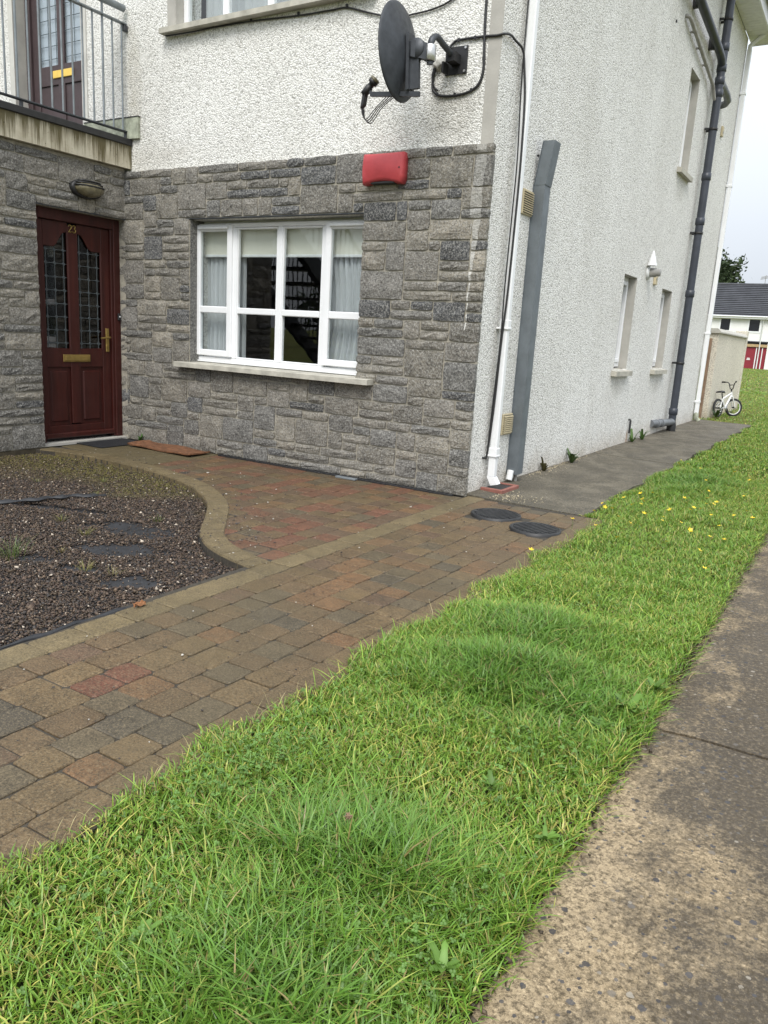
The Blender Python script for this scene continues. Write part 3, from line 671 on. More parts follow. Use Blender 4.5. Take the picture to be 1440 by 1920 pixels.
# openings
FW = (-2.925, -1.035, .795, 2.098)     # ground floor front window
UW = (-3.13, -1.16, 3.70, 4.95)        # upper front window
UD = (-5.45, -4.40, 2.84, 4.95)        # balcony door
SW = [(3.765, 4.32, .935, 2.01), (5.66, 6.26, .935, 1.995), (5.66, 6.21, 3.50, 4.675)]
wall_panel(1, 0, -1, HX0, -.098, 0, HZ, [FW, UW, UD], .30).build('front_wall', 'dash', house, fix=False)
MB().box(-.098, 0, -.004, .30, 0, HZ).build('corner_band', 'plaster', house)
wall_panel(0, 0, 1, 0.301, HY1 - .301, 0, HZ, SW, .30).build('side_wall', 'dash', house, fix=False)
MB().box(-.050, 0.0015, .001, .3015, 0, HZ).build('side_wall_end', 'dash', house)
wall_panel(1, HY1, 1, HX0, 0, 0, HZ, [], .30).build('back_wall', 'dash', house)
wall_panel(0, HX0, -1, .301, HY1 - .301, 0, HZ, [], .30).build('gable_wall', 'dash', house)
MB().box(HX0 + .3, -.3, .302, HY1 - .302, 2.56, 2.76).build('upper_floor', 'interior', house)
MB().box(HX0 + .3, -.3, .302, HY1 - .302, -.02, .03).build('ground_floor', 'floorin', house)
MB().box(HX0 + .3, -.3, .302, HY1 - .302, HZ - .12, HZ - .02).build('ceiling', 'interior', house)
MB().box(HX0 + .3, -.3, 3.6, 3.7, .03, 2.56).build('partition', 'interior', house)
# roof, eaves boxed in white
ex = .335
mb = MB(); A = (HX0 - ex, -ex); B = (ex, HY1 + ex); zt = HZ + .24; rz_ = HZ + 2.9; my = HY1 / 2
mb.add([(A[0], A[1], zt), (B[0], A[1], zt), (B[0], B[1], zt), (A[0], B[1], zt), (A[0] + 4.6, my, rz_), (B[0] - 4.6, my, rz_)], [(0, 1, 5, 4), (1, 2, 5), (2, 3, 4, 5), (3, 0, 4), (3, 2, 1, 0)])
roof = mb.build('roof', 'slate', house)
mb = MB()
y = -ex
while y < HY1 + ex - .01:                                           # side soffit boards with open v-joints
    mb.cbox(.004, ex - .02, y, min(y + .096, HY1 + ex - .003), HZ, HZ + .012, .004); y += .1
mb.build('soffit', 'upvcold', roof)
MB().box(ex - .022, ex, -ex, HY1 + ex, HZ - .012, HZ + .235).build('fascia', 'upvc', roof)
MB().box(.003, ex - .024, HY1 + ex - .002, HY1 + ex + .018, HZ - .012, HZ + .235).build('fascia_end', 'upvc', roof)
mb = MB(); mb.box(A[0], .003, -ex, -.004, HZ, HZ + .012); mb.build('soffit_front', 'upvcold', roof)
MB().box(A[0], ex - .024, -ex - .02, -ex, HZ - .012, HZ + .235).build('fascia_front', 'upvc', roof)
gp = [(.0 + .055 * math.cos(a), .0 + .055 * math.sin(a)) for a in np.linspace(math.pi, 2 * math.pi, 9)]
gp = gp + [(x * .9, z * .9) for x, z in gp[::-1]]
mb = MB(); mb.prism([(x + ex + .058, z + HZ + .21) for x, z in gp], 1, -ex, HY1 + ex); mb.build('gutter', 'black', roof)

# ---- squared rubble stone facing
ROW = .0727
def rubble(ncol, nrow, cell, blocked, seed):
    r = random.Random(seed); occ = [[blocked(i, j) for i in range(ncol)] for j in range(nrow)]; out = []
    for j in range(nrow):
        i = 0
        while i < ncol:
            if occ[j][i]: i += 1; continue
            run = 0
            while i + run < ncol and not occ[j][i + run]: run += 1
            h = r.choices((1, 2, 3), (56, 35, 9))[0]
            lo, hi = {1: (6, 19), 2: (6, 16), 3: (9, 16)}[h]
            wdt = r.randint(lo, hi)
            if wdt > run: wdt = run
            if 0 < run - wdt < 4: wdt = run if run <= hi + 2 else run - 5
            while h > 1:
                if j + h <= nrow and all(not occ[j + q][i + p] for q in range(h) for p in range(wdt)): break
                h -= 1
            for q in range(h):
                for p in range(wdt): occ[j + q][i + p] = True
            out.append((i, j, wdt, h)); i += wdt
    return out
def stone_mesh(wd, ht, seed, round_=.014):
    """rock-faced block: local x = along wall, z = up, -y = outward"""
    r = random.Random(seed); nx, nz = (4, 3) if wd > ht * 1.1 else (3, 3); v = []; g = .0060
    wj, hj = wd / 2 - g, ht / 2 - g
    corner = {}
    for k in range(nz + 1):
        for i in range(nx + 1):
            u, t = i / nx, k / nz; edge = (i in (0, nx)) + (k in (0, nz))
            x = -wj + 2 * wj * u + r.uniform(-1, 1) * (.0035 if i in (0, nx) else .012)
            z = -hj + 2 * hj * t + r.uniform(-1, 1) * (.003 if k in (0, nz) else .006)
            if edge == 2: x -= math.copysign(.0025, x); z -= math.copysign(.0025, z)
            d = -.013 - r.uniform(.0, .011) if edge == 0 else (-.010 - r.uniform(0, .005) if edge == 1 else -.009)
            v.append((x, d, z))
    idx = lambda i, k: k * (nx + 1) + i
    f = [(idx(i, k), idx(i + 1, k), idx(i + 1, k + 1), idx(i, k + 1)) for k in range(nz) for i in range(nx)]
    ring = [idx(i, 0) for i in range(nx + 1)] + [idx(nx, k) for k in range(1, nz + 1)] + [idx(i, nz) for i in range(nx - 1, -1, -1)] + [idx(0, k) for k in range(nz - 1, 0, -1)]
    b = len(v); v += [(v[q][0] * 1.0, .028, v[q][2]) for q in ring]; n = len(ring)
    f += [(ring[q], b + q, b + (q + 1) % n, ring[(q + 1) % n]) for q in range(n)]
    me = bpy.data.meshes.new('stone'); me.from_pydata(v, [], f)
    me.polygons.foreach_set('use_smooth', [False] * (nx * nz + n))
    me.materials.append(MT['stone']); me.update(); return me
SC = [(.180, .164, .136), (.225, .204, .165), (.130, .126, .117), (.190, .174, .148), (.072, .074, .078), (.260, .232, .185), (.150, .141, .126)]
def lay(stones, cell, origin, face, parent, shade=lambda u, z: 1.0):
    for n_, (i, j, wd, h) in enumerate(stones):
        u = (i + wd / 2) * cell; z = (j + h / 2) * ROW
        me = stone_mesh(wd * cell, h * ROW, rnd.randrange(10 ** 6)); o = bpy.data.objects.new('stone', me)
        if face == 'front': o.location = (origin[0] + u, origin[1], origin[2] + z); 
        else: o.location = (origin[0], origin[1] - u, origin[2] + z); o.rotation_euler = (0, 0, math.pi / 2)
        if face != 'front': o.rotation_euler = (0, 0, math.pi / 2)
        c = rnd.choices(SC, (20, 18, 18, 18, 10, 8, 12))[0]; k = rnd.uniform(.74, 1.22); o.color = tuple(q * k for q in c) + (1,)
        link(o, parent)
FX0 = -3.90; NC = 157; CELL = (.032 - FX0) / NC
def blk(i, j):
    x = FX0 + (i + .5) * CELL; z = (j + .5) * ROW
    return (FW[0] < x < FW[1] and .80 < z < 2.108) 
def holes_wall(): pass
mf = wall_panel(1, -.0375, -1, FX0, .020, 0, 35 * ROW - .008, [(FW[0], FW[1], .80, 2.104)], .036)
stonewall = mf.build('stone_facing', 'mortar', house, fix=True)
lay(rubble(NC, 35, CELL, blk, 5), CELL, (FX0, -.036, 0), 'front', stonewall)
# wing with the entrance door
WX = -3.80; WY = -1.95; mb = MB()
D0, D1, DT = -1.0, -.05, 2.104
wall_panel(0, WX, 1, WY, -.042, 0, 2.565, [(D0, D1, .0, DT)], .20).build('wing_wall', 'mortar', house)
wf = wall_panel(0, WX + .0215, 1, WY, -.043, 0, 2.563, [(D0, D1, 0, DT)], .020).build('stone_facing', 'mortar', house)
NW = 76; CW = (-.045 - WY) / NW
def blk2(i, j):
    y = -.045 - (i + .5) * CW; z = (j + .5) * ROW
    return D0 < y < 0 and z < 2.108
# wing face looks to +X: place with rotation 90 so that local -y points to +x
for (i, j, wd, h) in rubble(NW, 35, CW, blk2, 23):
    me = stone_mesh(wd * CW, h * ROW, rnd.randrange(10 ** 6)); o = bpy.data.objects.new('stone', me)
    o.location = (WX + .020, -.045 - (i + wd / 2) * CW, (j + h / 2) * ROW); o.rotation_euler = (0, 0, math.pi / 2)
    c = rnd.choices(SC, (20, 18, 18, 18, 10, 6, 12))[0]; k = rnd.uniform(.8, 1.1); o.color = tuple(q * k for q in c) + (1,); link(o, wf)
MB().box(WX - .19, WX + .028, WY, D0 - .001, -.13, -.002).build('plinth', 'soil', house)
mb = MB(); mb.box(-6.6, WX - .201, WY, WY + .2, 0, 2.565); mb.box(-6.6, -6.4, WY + .201, -.002, 0, 2.565); mb.build('wing_end_wall', 'plaster', house)
MB().box(WX - .05, WX + .026, D0, D1 + .005, DT + .0005, DT + .022).build('door_lintel', 'dark_steel', house)
MB().box(FX0 + .93, FW[1] + .03, -.046, .02, 2.0995, 2.106).build('head_shadow_strip', 'dark_steel', house)  # no lintel: dark strip put in for the shadow line above the frame

# balcony deck over the wing
MB().box(-6.65, -3.722, WY - .05, -.003, 2.567, 2.768).build('balcony_edge', 'balcony', house)
MB().cbox(-6.67, -3.704, WY - .07, .0 - .004, 2.769, 2.828, .006).build('balcony_nosing', 'black', house)
MB().box(-4.36, -3.60, -.030, -.004, 2.829, 3.012).build('flashing', 'mossy', house)
MB().box(-4.36, -3.595, -.034, -.003, 3.012, 3.020).build('flashing_trim', 'black', house)

# ---- ground floor front window
def frame_bars(mb, x0, x1, z0, z1, t, y0, y1, c=.004):
    mb.cbox(x0, x0 + t, y0, y1, z0, z1, c); mb.cbox(x1 - t, x1, y0, y1, z0, z1, c)
    mb.cbox(x0 + t + .0005, x1 - t - .0005, y0, y1, z0, z0 + t, c); mb.cbox(x0 + t + .0005, x1 - t - .0005, y0, y1, z1 - t, z1, c); return mb
win = MB().box(-2.962, -1.02, .125, .129, .848, .852).build('window', 'upvc', house)
X = [-2.955, -2.488, -1.968, -1.485, -1.03]; Z0, Z1, ZT = .885, 2.072, 1.318
mb = MB(); frame_bars(mb, X[0], X[4], .852, Z1, .034, .075, .135)
for xm in X[1:4]: mb.cbox(xm - .024, xm + .024, .076, .134, Z0 + .002, Z1 - .0345, .005)
mb.build('window_frame', 'upvc', win)
MB().cbox(X[0] + .001, X[4] - .001, .060, .136, .838, .8515, .003).build('frame_cill', 'upvc', win)
for c_ in (0, 3):
    mb = MB(); a, b = X[c_] + (.012 if c_ == 0 else .016), X[c_ + 1] - (.016 if c_ == 0 else .006)
    frame_bars(mb, a, b, Z0 + .012, Z1 - .012, .056, .052, .095, .006)
    mb.cbox(a + .0565, b - .0565, .056, .092, ZT - .030, ZT + .030, .006); mb.build('casement', 'upvc', win)
    MB().cbox(a + .045, b - .035, .030, .0515, Z1 - .052, Z1 - .026, .005).build('trickle_vent', 'upvcold', win)
    for (z0, z1) in ((Z0 + .068, ZT - .0305), (ZT + .0305, Z1 - .068)): MB().box(a + .057, b - .057, .070, .074, z0, z1).build('pane', 'glass', win)
for c_ in (1, 2):
    a, b = X[c_] + .0245, X[c_ + 1] - .0245
    mb = MB(); frame_bars(mb, a, b, Z0 + .002, Z1 - .036, .016, .080, .120, .005)
    mb.cbox(a + .0165, b - .0165, .072, .125, ZT - .027, ZT + .027, .006); mb.build('glazing_bead', 'upvc', win)
    for (z0, z1) in ((Z0 + .0185, ZT - .0275), (ZT + .0275, Z1 - .0525)): MB().box(a + .0165, b - .0165, .098, .102, z0, z1).build('pane', 'glass', win)
mb = MB(); mb.prism([(-.138, .782), (-.138, .822), (-.130, .826), (.10, .833), (.10, .782)], 0, -3.035, -.868); mb.build('window_sill', 'sill', win)
for bx in ((FW[0] - .04, FW[0] + .002, -.034), (FW[1] - .002, FW[1] + .02, -.030)):
    o = MB().box(bx[0], bx[1], bx[2], .14, .80, 2.098).build('window_reveal', 'stone', win); o.color = (.13, .128, .12, 1)
# things hanging inside
bl = thing('roller_blind', (-2.0, .22, 1.8), 'cream roller blind half lowered inside the white ground floor window', 'blind')
MB().box(-2.93, -1.06, .158, .161, 1.815, 2.10).build('fabric', 'blind', bl); MB().cbox(-2.93, -1.06, .150, .170, 1.790, 1.814, .005).build('hem_bar', 'upvcold', bl)
MB().tube([(-2.93, .17, 2.08), (-1.06, .17, 2.08)], .018, 12).build('roller', 'upvcold', bl)
def curtain(name, x0, x1, y, zt, zb, label, skew=0., folds=14):
    mb = MB(); n = 90; m = 10; V = []
    for k in range(m + 1):
        t = k / m
        for i in range(n + 1):
            u = i / n; x = x0 + (x1 - x0) * u + skew * (1 - u) * math.sin(t * math.pi * .9) ** 2
            V.append((x, y + .018 * math.sin(u * folds * 6.28 + math.sin(t * 2) * .6) * (.6 + .5 * t) + .008 * math.sin(u * folds * 2.7 * 6.28), zt + (zb - zt) * t))
    mb.add(V, [(k * (n + 1) + i, k * (n + 1) + i + 1, (k + 1) * (n + 1) + i + 1, (k + 1) * (n + 1) + i) for k in range(m) for i in range(n)], True)
    return tag(mb.build(name, 'curtain'), label, 'curtain', 'net curtains in the ground floor window')
curtain('net_curtain', -2.97, -2.46, .20, 2.08, .82, 'white net curtain behind the left casement of the ground floor window', 0, 9)
curtain('net_curtain', -1.62, -1.02, .20, 2.08, .82, 'white net curtain gathered behind the right casement of the ground floor window', .10, 9)

# ---- entrance door 23
DX = -3.885
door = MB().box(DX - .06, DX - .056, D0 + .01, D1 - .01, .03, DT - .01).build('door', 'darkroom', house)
mb = MB(); mb.cbox(DX - .05, DX + .03, D0, D0 + .075, .02, DT, .005); mb.cbox(DX - .05, DX + .03, D1 - .075, D1, .02, DT, .005); mb.cbox(DX - .05, DX + .03, D0 + .0755, D1 - .0755, DT - .095, DT, .005)
mb.build('door_frame', 'door', door)
L0, L1, LB, LT = D0 + .078, D1 - .105, .062, 2.005
MB().cbox(DX - .045, DX + .020, L1 + .002, D1 - .0755, .03, DT - .0955, .004).build('frame_stop', 'door', door)
xa, xb = DX - .045, DX
g1, g2, g3, g4 = L0 + .055, -.614, -.513, L1 - .095
zg, zs_, zc = .885, 1.79, 1.925
def swan(ya, yb, n=14):   # ogee from the low outer end to the high centre
    out = []
    for i in range(n + 1):
        t = i / n; s_ = t * t * (3 - 2 * t) if t > 0 else 0
        q = max(0, min(1, (t - .38) / .5)); s_ = q * q * (3 - 2 * q); out.append((ya + (yb - ya) * t, zs_ + (zc - zs_) * s_))
    return out
mb = MB()
mb.cbox(xa, xb, L0, g1, LB, LT, .004); mb.cbox(xa, xb, g4, L1, LB, LT, .004); mb.cbox(xa, xb + .001, g2, g3, LB + .12, LT - .02, .004)
mb.cbox(xa, xb - .0005, g1 + .0005, g4 - .0005, LB, .17, .004)
mb.cbox(xa, xb - .0005, g1 + .0005, g2 - .0005, .715, zg, .004); mb.cbox(xa, xb - .0005, g3 + .0005, g4 - .0005, .715, zg, .004)
mb.prism([(y, z) for y, z in swan(g1, g2)] + [(g2, LT), (g1, LT)], 0, xa, xb - .0008)
mb.prism([(y, z) for y, z in swan(g4, g3)] + [(g3, LT), (g4, LT)], 0, xa, xb - .0008)
mb.build('door_leaf', 'door', door)
for (a, b) in ((g1, g2), (g3, g4)):
    mb = MB(); mb.cbox(xa + .01, xb - .018, a, b, .17, .715, .003); mb.cbox(xa + .01, xb - .006, a + .035, b - .035, .205, .68, .011); mb.build('door_panel', 'door', door)
for (a, b, sw) in ((g1, g2, swan(g1, g2)), (g4, g3, swan(g4, g3))):
    mb = MB(); mb.prism([(a, zg)] + sw + [(b, zg)], 0, xb - .026, xb - .022); pn = mb.build('pane', 'doorglass', door)
    mb = MB(); lo, hi = min(a, b), max(a, b)
    ywall = [lo + .035, (lo + hi) / 2, hi - .035]; top = lambda y: np.interp(y, *zip(*sorted(sw)))
    for y in ywall: mb.tube([(xb - .0205, y, zg), (xb - .0205, y, top(y))], .0032, 6)
    z = zg + .05
    while z < 1.78:
        mb.tube([(xb - .0200, lo, z), (xb - .0200, hi, z)], .0032, 6)
        for y in ywall: mb.tube([(xb - .0195, y + .012 * math.cos(q), z + .012 * math.sin(q)) for q in np.linspace(0, 6.283, 9)], .0028, 5, False)
        z += .118
    mb.build('lead_lattice', 'lead', pn)
    mb = MB(); zz = [(a, zg)] + sw + [(b, zg), (a, zg)]
    mb.tube([(xb - .008, y, z) for y, z in zz], .008, 6, False, False); mb.build('glazing_bead', 'door', door)
lb = MB().cbox(xb + .0005, xb + .012, -.703, -.405, .764, .832, .004).build('letterbox', 'brass', door)
MB().cbox(xb + .0125, xb + .018, -.685, -.423, .775, .818, .003).build('flap', 'brass', lb)
hd = MB().cbox(xb + .0005, xb + .010, L1 - .062, L1 - .024, .862, 1.085, .003).build('door_handle', 'brass', door)
MB().tube([(xb + .008, L1 - .043, 1.0), (xb + .05, L1 - .043, 1.0), (xb + .056, L1 - .06, 1.0), (xb + .056, L1 - .155, .992)], .009, 8).build('lever', 'brass', hd)
MB().tube([(xb + .009, L1 - .043, .918), (xb + .016, L1 - .043, .918)], .010, 10).build('keyhole', 'brass', hd)
def digit(strokes, y0, z0, sc):
    mb = MB()
    for st in strokes:
        pts = [(xb + .007, y0 + x * sc, z0 + z * sc) for x, z, r in st]; mb.tube(pts, [r * sc for _, _, r in st], 6)
    return mb
two = [[(.05, .78, .07), (.08, .92, .05), (.25, 1.0, .05), (.45, .93, .07), (.5, .75, .085), (.42, .55, .08), (.2, .28, .05), (.04, .06, .05)], [(.02, .05, .05), (.25, .1, .07), (.42, .04, .06), (.54, .16, .045)]]
three = [[(.05, .82, .07), (.1, .95, .05), (.28, 1.0, .05), (.45, .9, .07), (.46, .72, .08), (.34, .56, .06), (.2, .53, .04)], [(.2, .53, .04), (.4, .5, .06), (.52, .3, .09), (.42, .08, .07), (.22, .0, .05), (.06, .07, .06), (.04, .2, .075)]]
digit(two, -.606, 1.925, .066).build('number', 'brass', door); digit(three, -.562, 1.925, .066).build('number', 'brass', door)
MB().cbox(xb + .0005, xb + .035, L0 - .01, L1 + .004, .055, .105, .010).build('weather_bar', 'door', door)
MB().box(WX - .20, WX + .015, D0 + .002, D1 - .002, .0, .024).build('threshold', 'plaster', door)
bell = thing('doorbell', (DX, -.09, 1.2), 'small black doorbell button on the right door frame', 'doorbell')
MB().cbox(DX + .0305, DX + .048, D1 - .045, D1 - .012, 1.17, 1.235, .004).build('case', 'black', bell); MB().tube([(DX + .048, D1 - .028, 1.205), (DX + .052, D1 - .028, 1.205)], .008, 10).build('button', 'upvcold', bell)

# ---- balcony door upstairs
ud = MB().box(UD[0] + .01, UD[1] - .01, .215, .219, UD[2], UD[3] - .01).build('balcony_door', 'darkroom', house)
mb = MB(); mb.cbox(UD[0] + .002, UD[0] + .075, .13, .21, UD[2], UD[3], .004); mb.cbox(UD[1] - .075, UD[1] - .002, .13, .21, UD[2], UD[3], .004); mb.build('door_frame', 'door2', ud)
a, b = UD[0] + .08, UD[1] - .08; mid = (a + b) / 2
mb = MB(); yf = .155
for (x0, x1, z0, z1) in ((a, a + .09, 2.85, 4.9), (b - .09, b, 2.85, 4.9), (mid - .05, mid + .05, 2.96, 4.85), (a + .0905, b - .0905, 2.85, 2.97), (a + .0905, mid - .0505, 3.47, 3.655), (mid + .0505, b - .0905, 3.47, 3.655), (a + .0905, mid - .0505, 4.75, 4.9), (mid + .0505, b - .0905, 4.75, 4.9)): mb.cbox(x0, x1, yf, .20, z0, z1, .004)
mb.build('door_leaf', 'door2', ud)
for (x0, x1) in ((a + .09, mid - .05), (mid + .05, b - .09)):
    MB().cbox(x0, x1, yf + .014, .195, 2.97, 3.47, .004).build('door_panel', 'door2', ud)
    pn = MB().box(x0, x1, yf + .016, yf + .020, 3.655, 4.75).build('pane', 'glass', ud)
    MB().box(x0, x1, yf + .03, yf + .033, 3.655, 4.75).build('frosted_backing', 'frost', pn)
    mb = MB(); xm = (x0 + x1) / 2
    for x in (x0 + .03, xm, x1 - .03): mb.tube([(x, yf + .013, 3.655), (x, yf + .013, 4.75)], .003, 6)
    z = 3.72
    while z < 4.7:
        mb.tube([(x0, yf + .0135, z), (x1, yf + .0135, z)], .003, 6); z += .12
    mb.build('lead_lattice', 'lead', pn)
ub = MB().cbox(-5.045, -4.725, yf - .012, yf - .0005, 3.530, 3.600, .003).build('letterbox', 'yellowplate', ud)
mb = MB(); mb.box(UD[0] - .075, UD[0], -.010, -.003, 2.83, UD[3]); mb.box(UD[1], UD[1] + .075, -.010, -.003, 2.83, UD[3]); mb.build('door_surround', 'plasterlight', ud)
MB().box(UD[0] - .0008, UD[0] + .0016, -.009, .13, 2.83, UD[3]).build('door_reveal', 'plaster', ud)

# ---- upper front window
uw = MB().box(UW[0], UW[1], .14, .144, UW[2] - .004, UW[2]).build('window', 'upvc', house)
mb = MB(); frame_bars(mb, UW[0] + .002, UW[1] - .002, UW[2] + .005, UW[3], .05, .085, .14)
for i in (1, 2, 3):
    x = UW[0] + (UW[1] - UW[0]) * i / 4; mb.cbox(x - .03, x + .03, .086, .139, UW[2] + .056, UW[3] - .051, .005)
mb.build('window_frame', 'upvc', uw)
for i in range(4):
    x0 = UW[0] + (UW[1] - UW[0]) * i / 4 + (.053 if i == 0 else .031); x1 = UW[0] + (UW[1] - UW[0]) * (i + 1) / 4 - (.053 if i == 3 else .031)
    MB().box(x0, x1, .108, .112, UW[2] + .0555, UW[3] - .0515).build('pane', 'glass', uw)
MB().prism([(-.085, 3.640), (-.085, 3.682), (.08, 3.702), (.08, 3.640)], 0, UW[0] - .13, UW[1] + .13).build('window_sill', 'sill', uw)
for bx in ((UW[0] - .10, UW[0] - .001, -.003), (UW[1] + .001, UW[1] + .10, -.003), (UW[0] - .001, UW[0] + .0016, .084)): MB().box(bx[0], bx[1], -.011, bx[2], 3.703, 4.95).build('window_surround', 'plaster', uw)
cu = curtain('net_curtain', UW[0] + .02, UW[1] - .02, .33, 4.9, 3.72, 'white net curtain across the upper front window above the satellite dish', 0, 26); cu['group'] = 'net curtains'

# ---- side windows
for (a, b, c, d) in SW:
    wn = MB().box(-.166, -.162, a + .002, b - .002, c + .002, c + .006).build('window', 'upvc', house)
    mb = MB(); t = .05
    for (y0, y1, z0, z1) in ((a + .002, a + t, c + .03, d), (b - t, b - .002, c + .03, d), (a + t + .0005, b - t - .0005, c + .03, c + .03 + t), (a + t + .0005, b - t - .0005, d - t, d)): mb.cbox(-.165, -.098, y0, y1, z0, z1, .004)
    mb.build('window_frame', 'upvc', wn)
    mb = MB(); t2 = .045
    for (y0, y1, z0, z1) in ((a + t + .001, a + t + t2, c + .083, d - t - .002), (b - t - t2, b - t - .001, c + .083, d - t - .002), (a + t + t2 + .0005, b - t - t2 - .0005, c + .083, c + .083 + t2), (a + t + t2 + .0005, b - t - t2 - .0005, d - t - t2 - .002, d - t - .002)): mb.cbox(-.150, -.082, y0, y1, z0, z1, .005)
    mb.build('casement', 'upvc', wn)
    MB().box(-.122, -.118, a + t + t2, b - t - t2, c + .083 + t2, d - t - t2 - .002).build('pane', 'glass', wn)
    MB().box(-.24, -.236, a - .05, b + .05, c - .02, d + .02).build('pane_backing', 'blind' if c > 3 else 'interior', wn)  # lower windows get a dark sheet added for the unlit room, upper a blind
    mb = MB(); mb.prism([(-.10, c - .058), (.062, c - .070), (.064, c - .014), (-.10, c + .012)], 1, a - .075, b + .095); mb.build('window_sill', 'sill', wn)
    mb = MB(); mb.box(-.10, .0012, b - .0016, b + .001, c + .012, d); mb.box(-.10, .0012, a - .001, a + .0016, c + .012, d); mb.box(-.10, .0012, a, b, d - .0016, d + .001); mb.build('window_reveal', 'plaster', wn)

# ================================================================ THINGS ON THE HOUSE
# balcony railing
rl = thing('balcony_railing', (-3.764, -1, 2.83), 'galvanised balcony railing with upright bars above the red brown door', 'railing')
RX = -3.764
MB().cbox(RX - .022, RX + .022, WY, -.012, 2.885, 2.899, .003).build('bottom_rail', 'dark_steel', rl)
MB().cbox(RX - .024, RX + .024, WY, -.014, 3.792, 3.806, .003).build('top_rail', 'galvrail', rl)
MB().tube([(RX, WY, 3.925), (RX, -.035, 3.925)], .030, 16).build('handrail', 'galvrail', rl)
yb = -.062; i = 0; bal = MB().tube([(0, 0, 2.900), (0, 0, 3.791)], .0085, 8).mesh('baluster', 'galvrail'); tall = MB().tube([(0, 0, 2.900), (0, 0, 3.895)], .0105, 8).mesh('post', 'galvrail')
while yb > WY + .03:
    t_ = (i % 8 == 2); o = bpy.data.objects.new('rail_post' if t_ else 'baluster', tall if t_ else bal); link(o, rl); o.location = (RX, yb, 0); yb -= .1065; i += 1
for yy in (-.03, -1.1): MB().cbox(RX - .012, RX + .012, yy - .014, yy + .010, 2.828, 2.9, .002).build('fixing_foot', 'dark_steel', rl)
MB().cbox(RX - .02, RX + .02, -.05, -.003, 3.74, 3.791, .004).build('wall_bracket', 'dark_steel', rl)

# bulkhead lamp above the door
lm = thing('bulkhead_lamp', (-3.76, -.49, 2.25), 'oval dark bulkhead lamp with ribbed glass above the door', 'lamp')
LX, LY, LZ = -3.752, -.50, 2.305; ov = lambda r, x, n=24: [(x, LY + .165 * r * math.cos(q), LZ + .082 * r * math.sin(q)) for q in np.linspace(0, 2 * math.pi, n, endpoint=False)]
def loft(rings, cap=True):
    mb = MB(); n = len(rings[0]); V = [p for r in rings for p in r]
    F = [(i * n + k, i * n + (k + 1) % n, (i + 1) * n + (k + 1) % n, (i + 1) * n + k) for i in range(len(rings) - 1) for k in range(n)]
    if cap: F += [tuple(range((len(rings) - 1) * n, len(rings) * n)), tuple(range(n))[::-1]]
    return mb.add(V, F, True)
loft([ov(1.0, LX - .03), ov(1.02, LX + .012), ov(.96, LX + .03)]).build('base', 'black', lm)
loft([ov(.86, LX + .030), ov(.86, LX + .05), ov(.78, LX + .085), ov(.5, LX + .108), ov(.1, LX + .115)]).build('glass_bowl', 'lamp_glass', lm)
mb = MB()
for zz in (.018, .04, .058):
    pts = [(LX + .03 + .088 * math.sin(q) ** .6 * (1 - .25 * zz / .06), LY + .15 * math.cos(q) * (1 - (zz / .085) ** 2) ** .5, LZ + zz) for q in np.linspace(.02, math.pi - .02, 18)]; mb.tube(pts, .0085, 6)
mb.build('guard_bars', 'black', lm)

# red alarm box
al = thing('alarm_box', (-.846, -.09, 2.30), 'plain faded red alarm box on the stone above the window', 'alarm box')
AX0, AX1, AZ0, AZ1 = -1.018, -.668, 2.292, 2.512
def alarm_ring(s, y, sag):
    out = []; n = 12; x0, x1 = AX0 + s, AX1 - s; r = .018
    for i in range(n + 1): t = i / n; out.append((x0 + (x1 - x0) * t, y, AZ0 + s + sag * math.sin(t * math.pi) ** 1.3))
    for i in range(1, 4): out.append((x1 + .010 * math.sin(i / 4 * math.pi), y, AZ0 + s + (AZ1 - AZ0 - 2 * s) * i / 4))
    for i in range(n + 1): t = 1 - i / n; out.append((x0 + (x1 - x0) * t, y, AZ1 - s - .10 * sag * math.sin(t * math.pi)))
    for i in range(1, 4): out.append((x0 - .010 * math.sin(i / 4 * math.pi), y, AZ1 - s - (AZ1 - AZ0 - 2 * s) * i / 4))
    return out
loft([alarm_ring(.0, -.045, .012), alarm_ring(.0, -.105, .022), alarm_ring(.006, -.120, .026), alarm_ring(.02, -.130, .030)]).build('cover', 'red', al)
MB().cbox(AX0 + .07, AX1 - .07, -.110, -.05, AZ0 + .004, AZ0 + .022, .004).build('strobe_lens', 'black', al)
MB().tube([(AX1 - .02, -.1275, 2.40), (AX1 - .02, -.1335, 2.40)], .006, 8).build('screw', 'black', al)

# satellite dish
sd = thing('satellite_dish', (-.33, 0, 3.0), 'dark grey oval satellite dish on a wall arm beside the upper window', 'satellite dish')
DC = Vector((-.552, -.40, 3.075)); dn = Vector((-.9995, -.03, -.055)).normalized(); du = (Vector((0, 0, 1)) - dn * dn.z).normalized(); dr_ = dn.cross(du)
def dpt(a, b, h): return DC + dr_ * a + du * b + dn * h
HA, HB, DD = .275, .309, .065
mb = MB(); n = 40; rings = []
for (rr, off) in ((0.001, 0), (.2, 0), (.4, 0), (.6, 0), (.8, 0), (.94, 0), (1.0, 0), (1.012, .0), (1.0, -.008), (.94, -.008), (.8, -.008), (.6, -.008), (.4, -.008), (.2, -.008), (.001, -.008)):
    rings.append([dpt(HA * rr * math.cos(q), HB * rr * math.sin(q), DD * (min(rr, 1) ** 2) - DD * .55 + off) for q in np.linspace(0, 2 * math.pi, n, endpoint=False)])
loft(rings, False).build('reflector', 'dish', sd)
clampP = Vector((-.385, -.40, 3.045))
mb = MB(); hb = -DD * .55 - .012
sp_ = [dpt(0, .06, hb), dpt(0, -.28, DD * .30 - .02)]
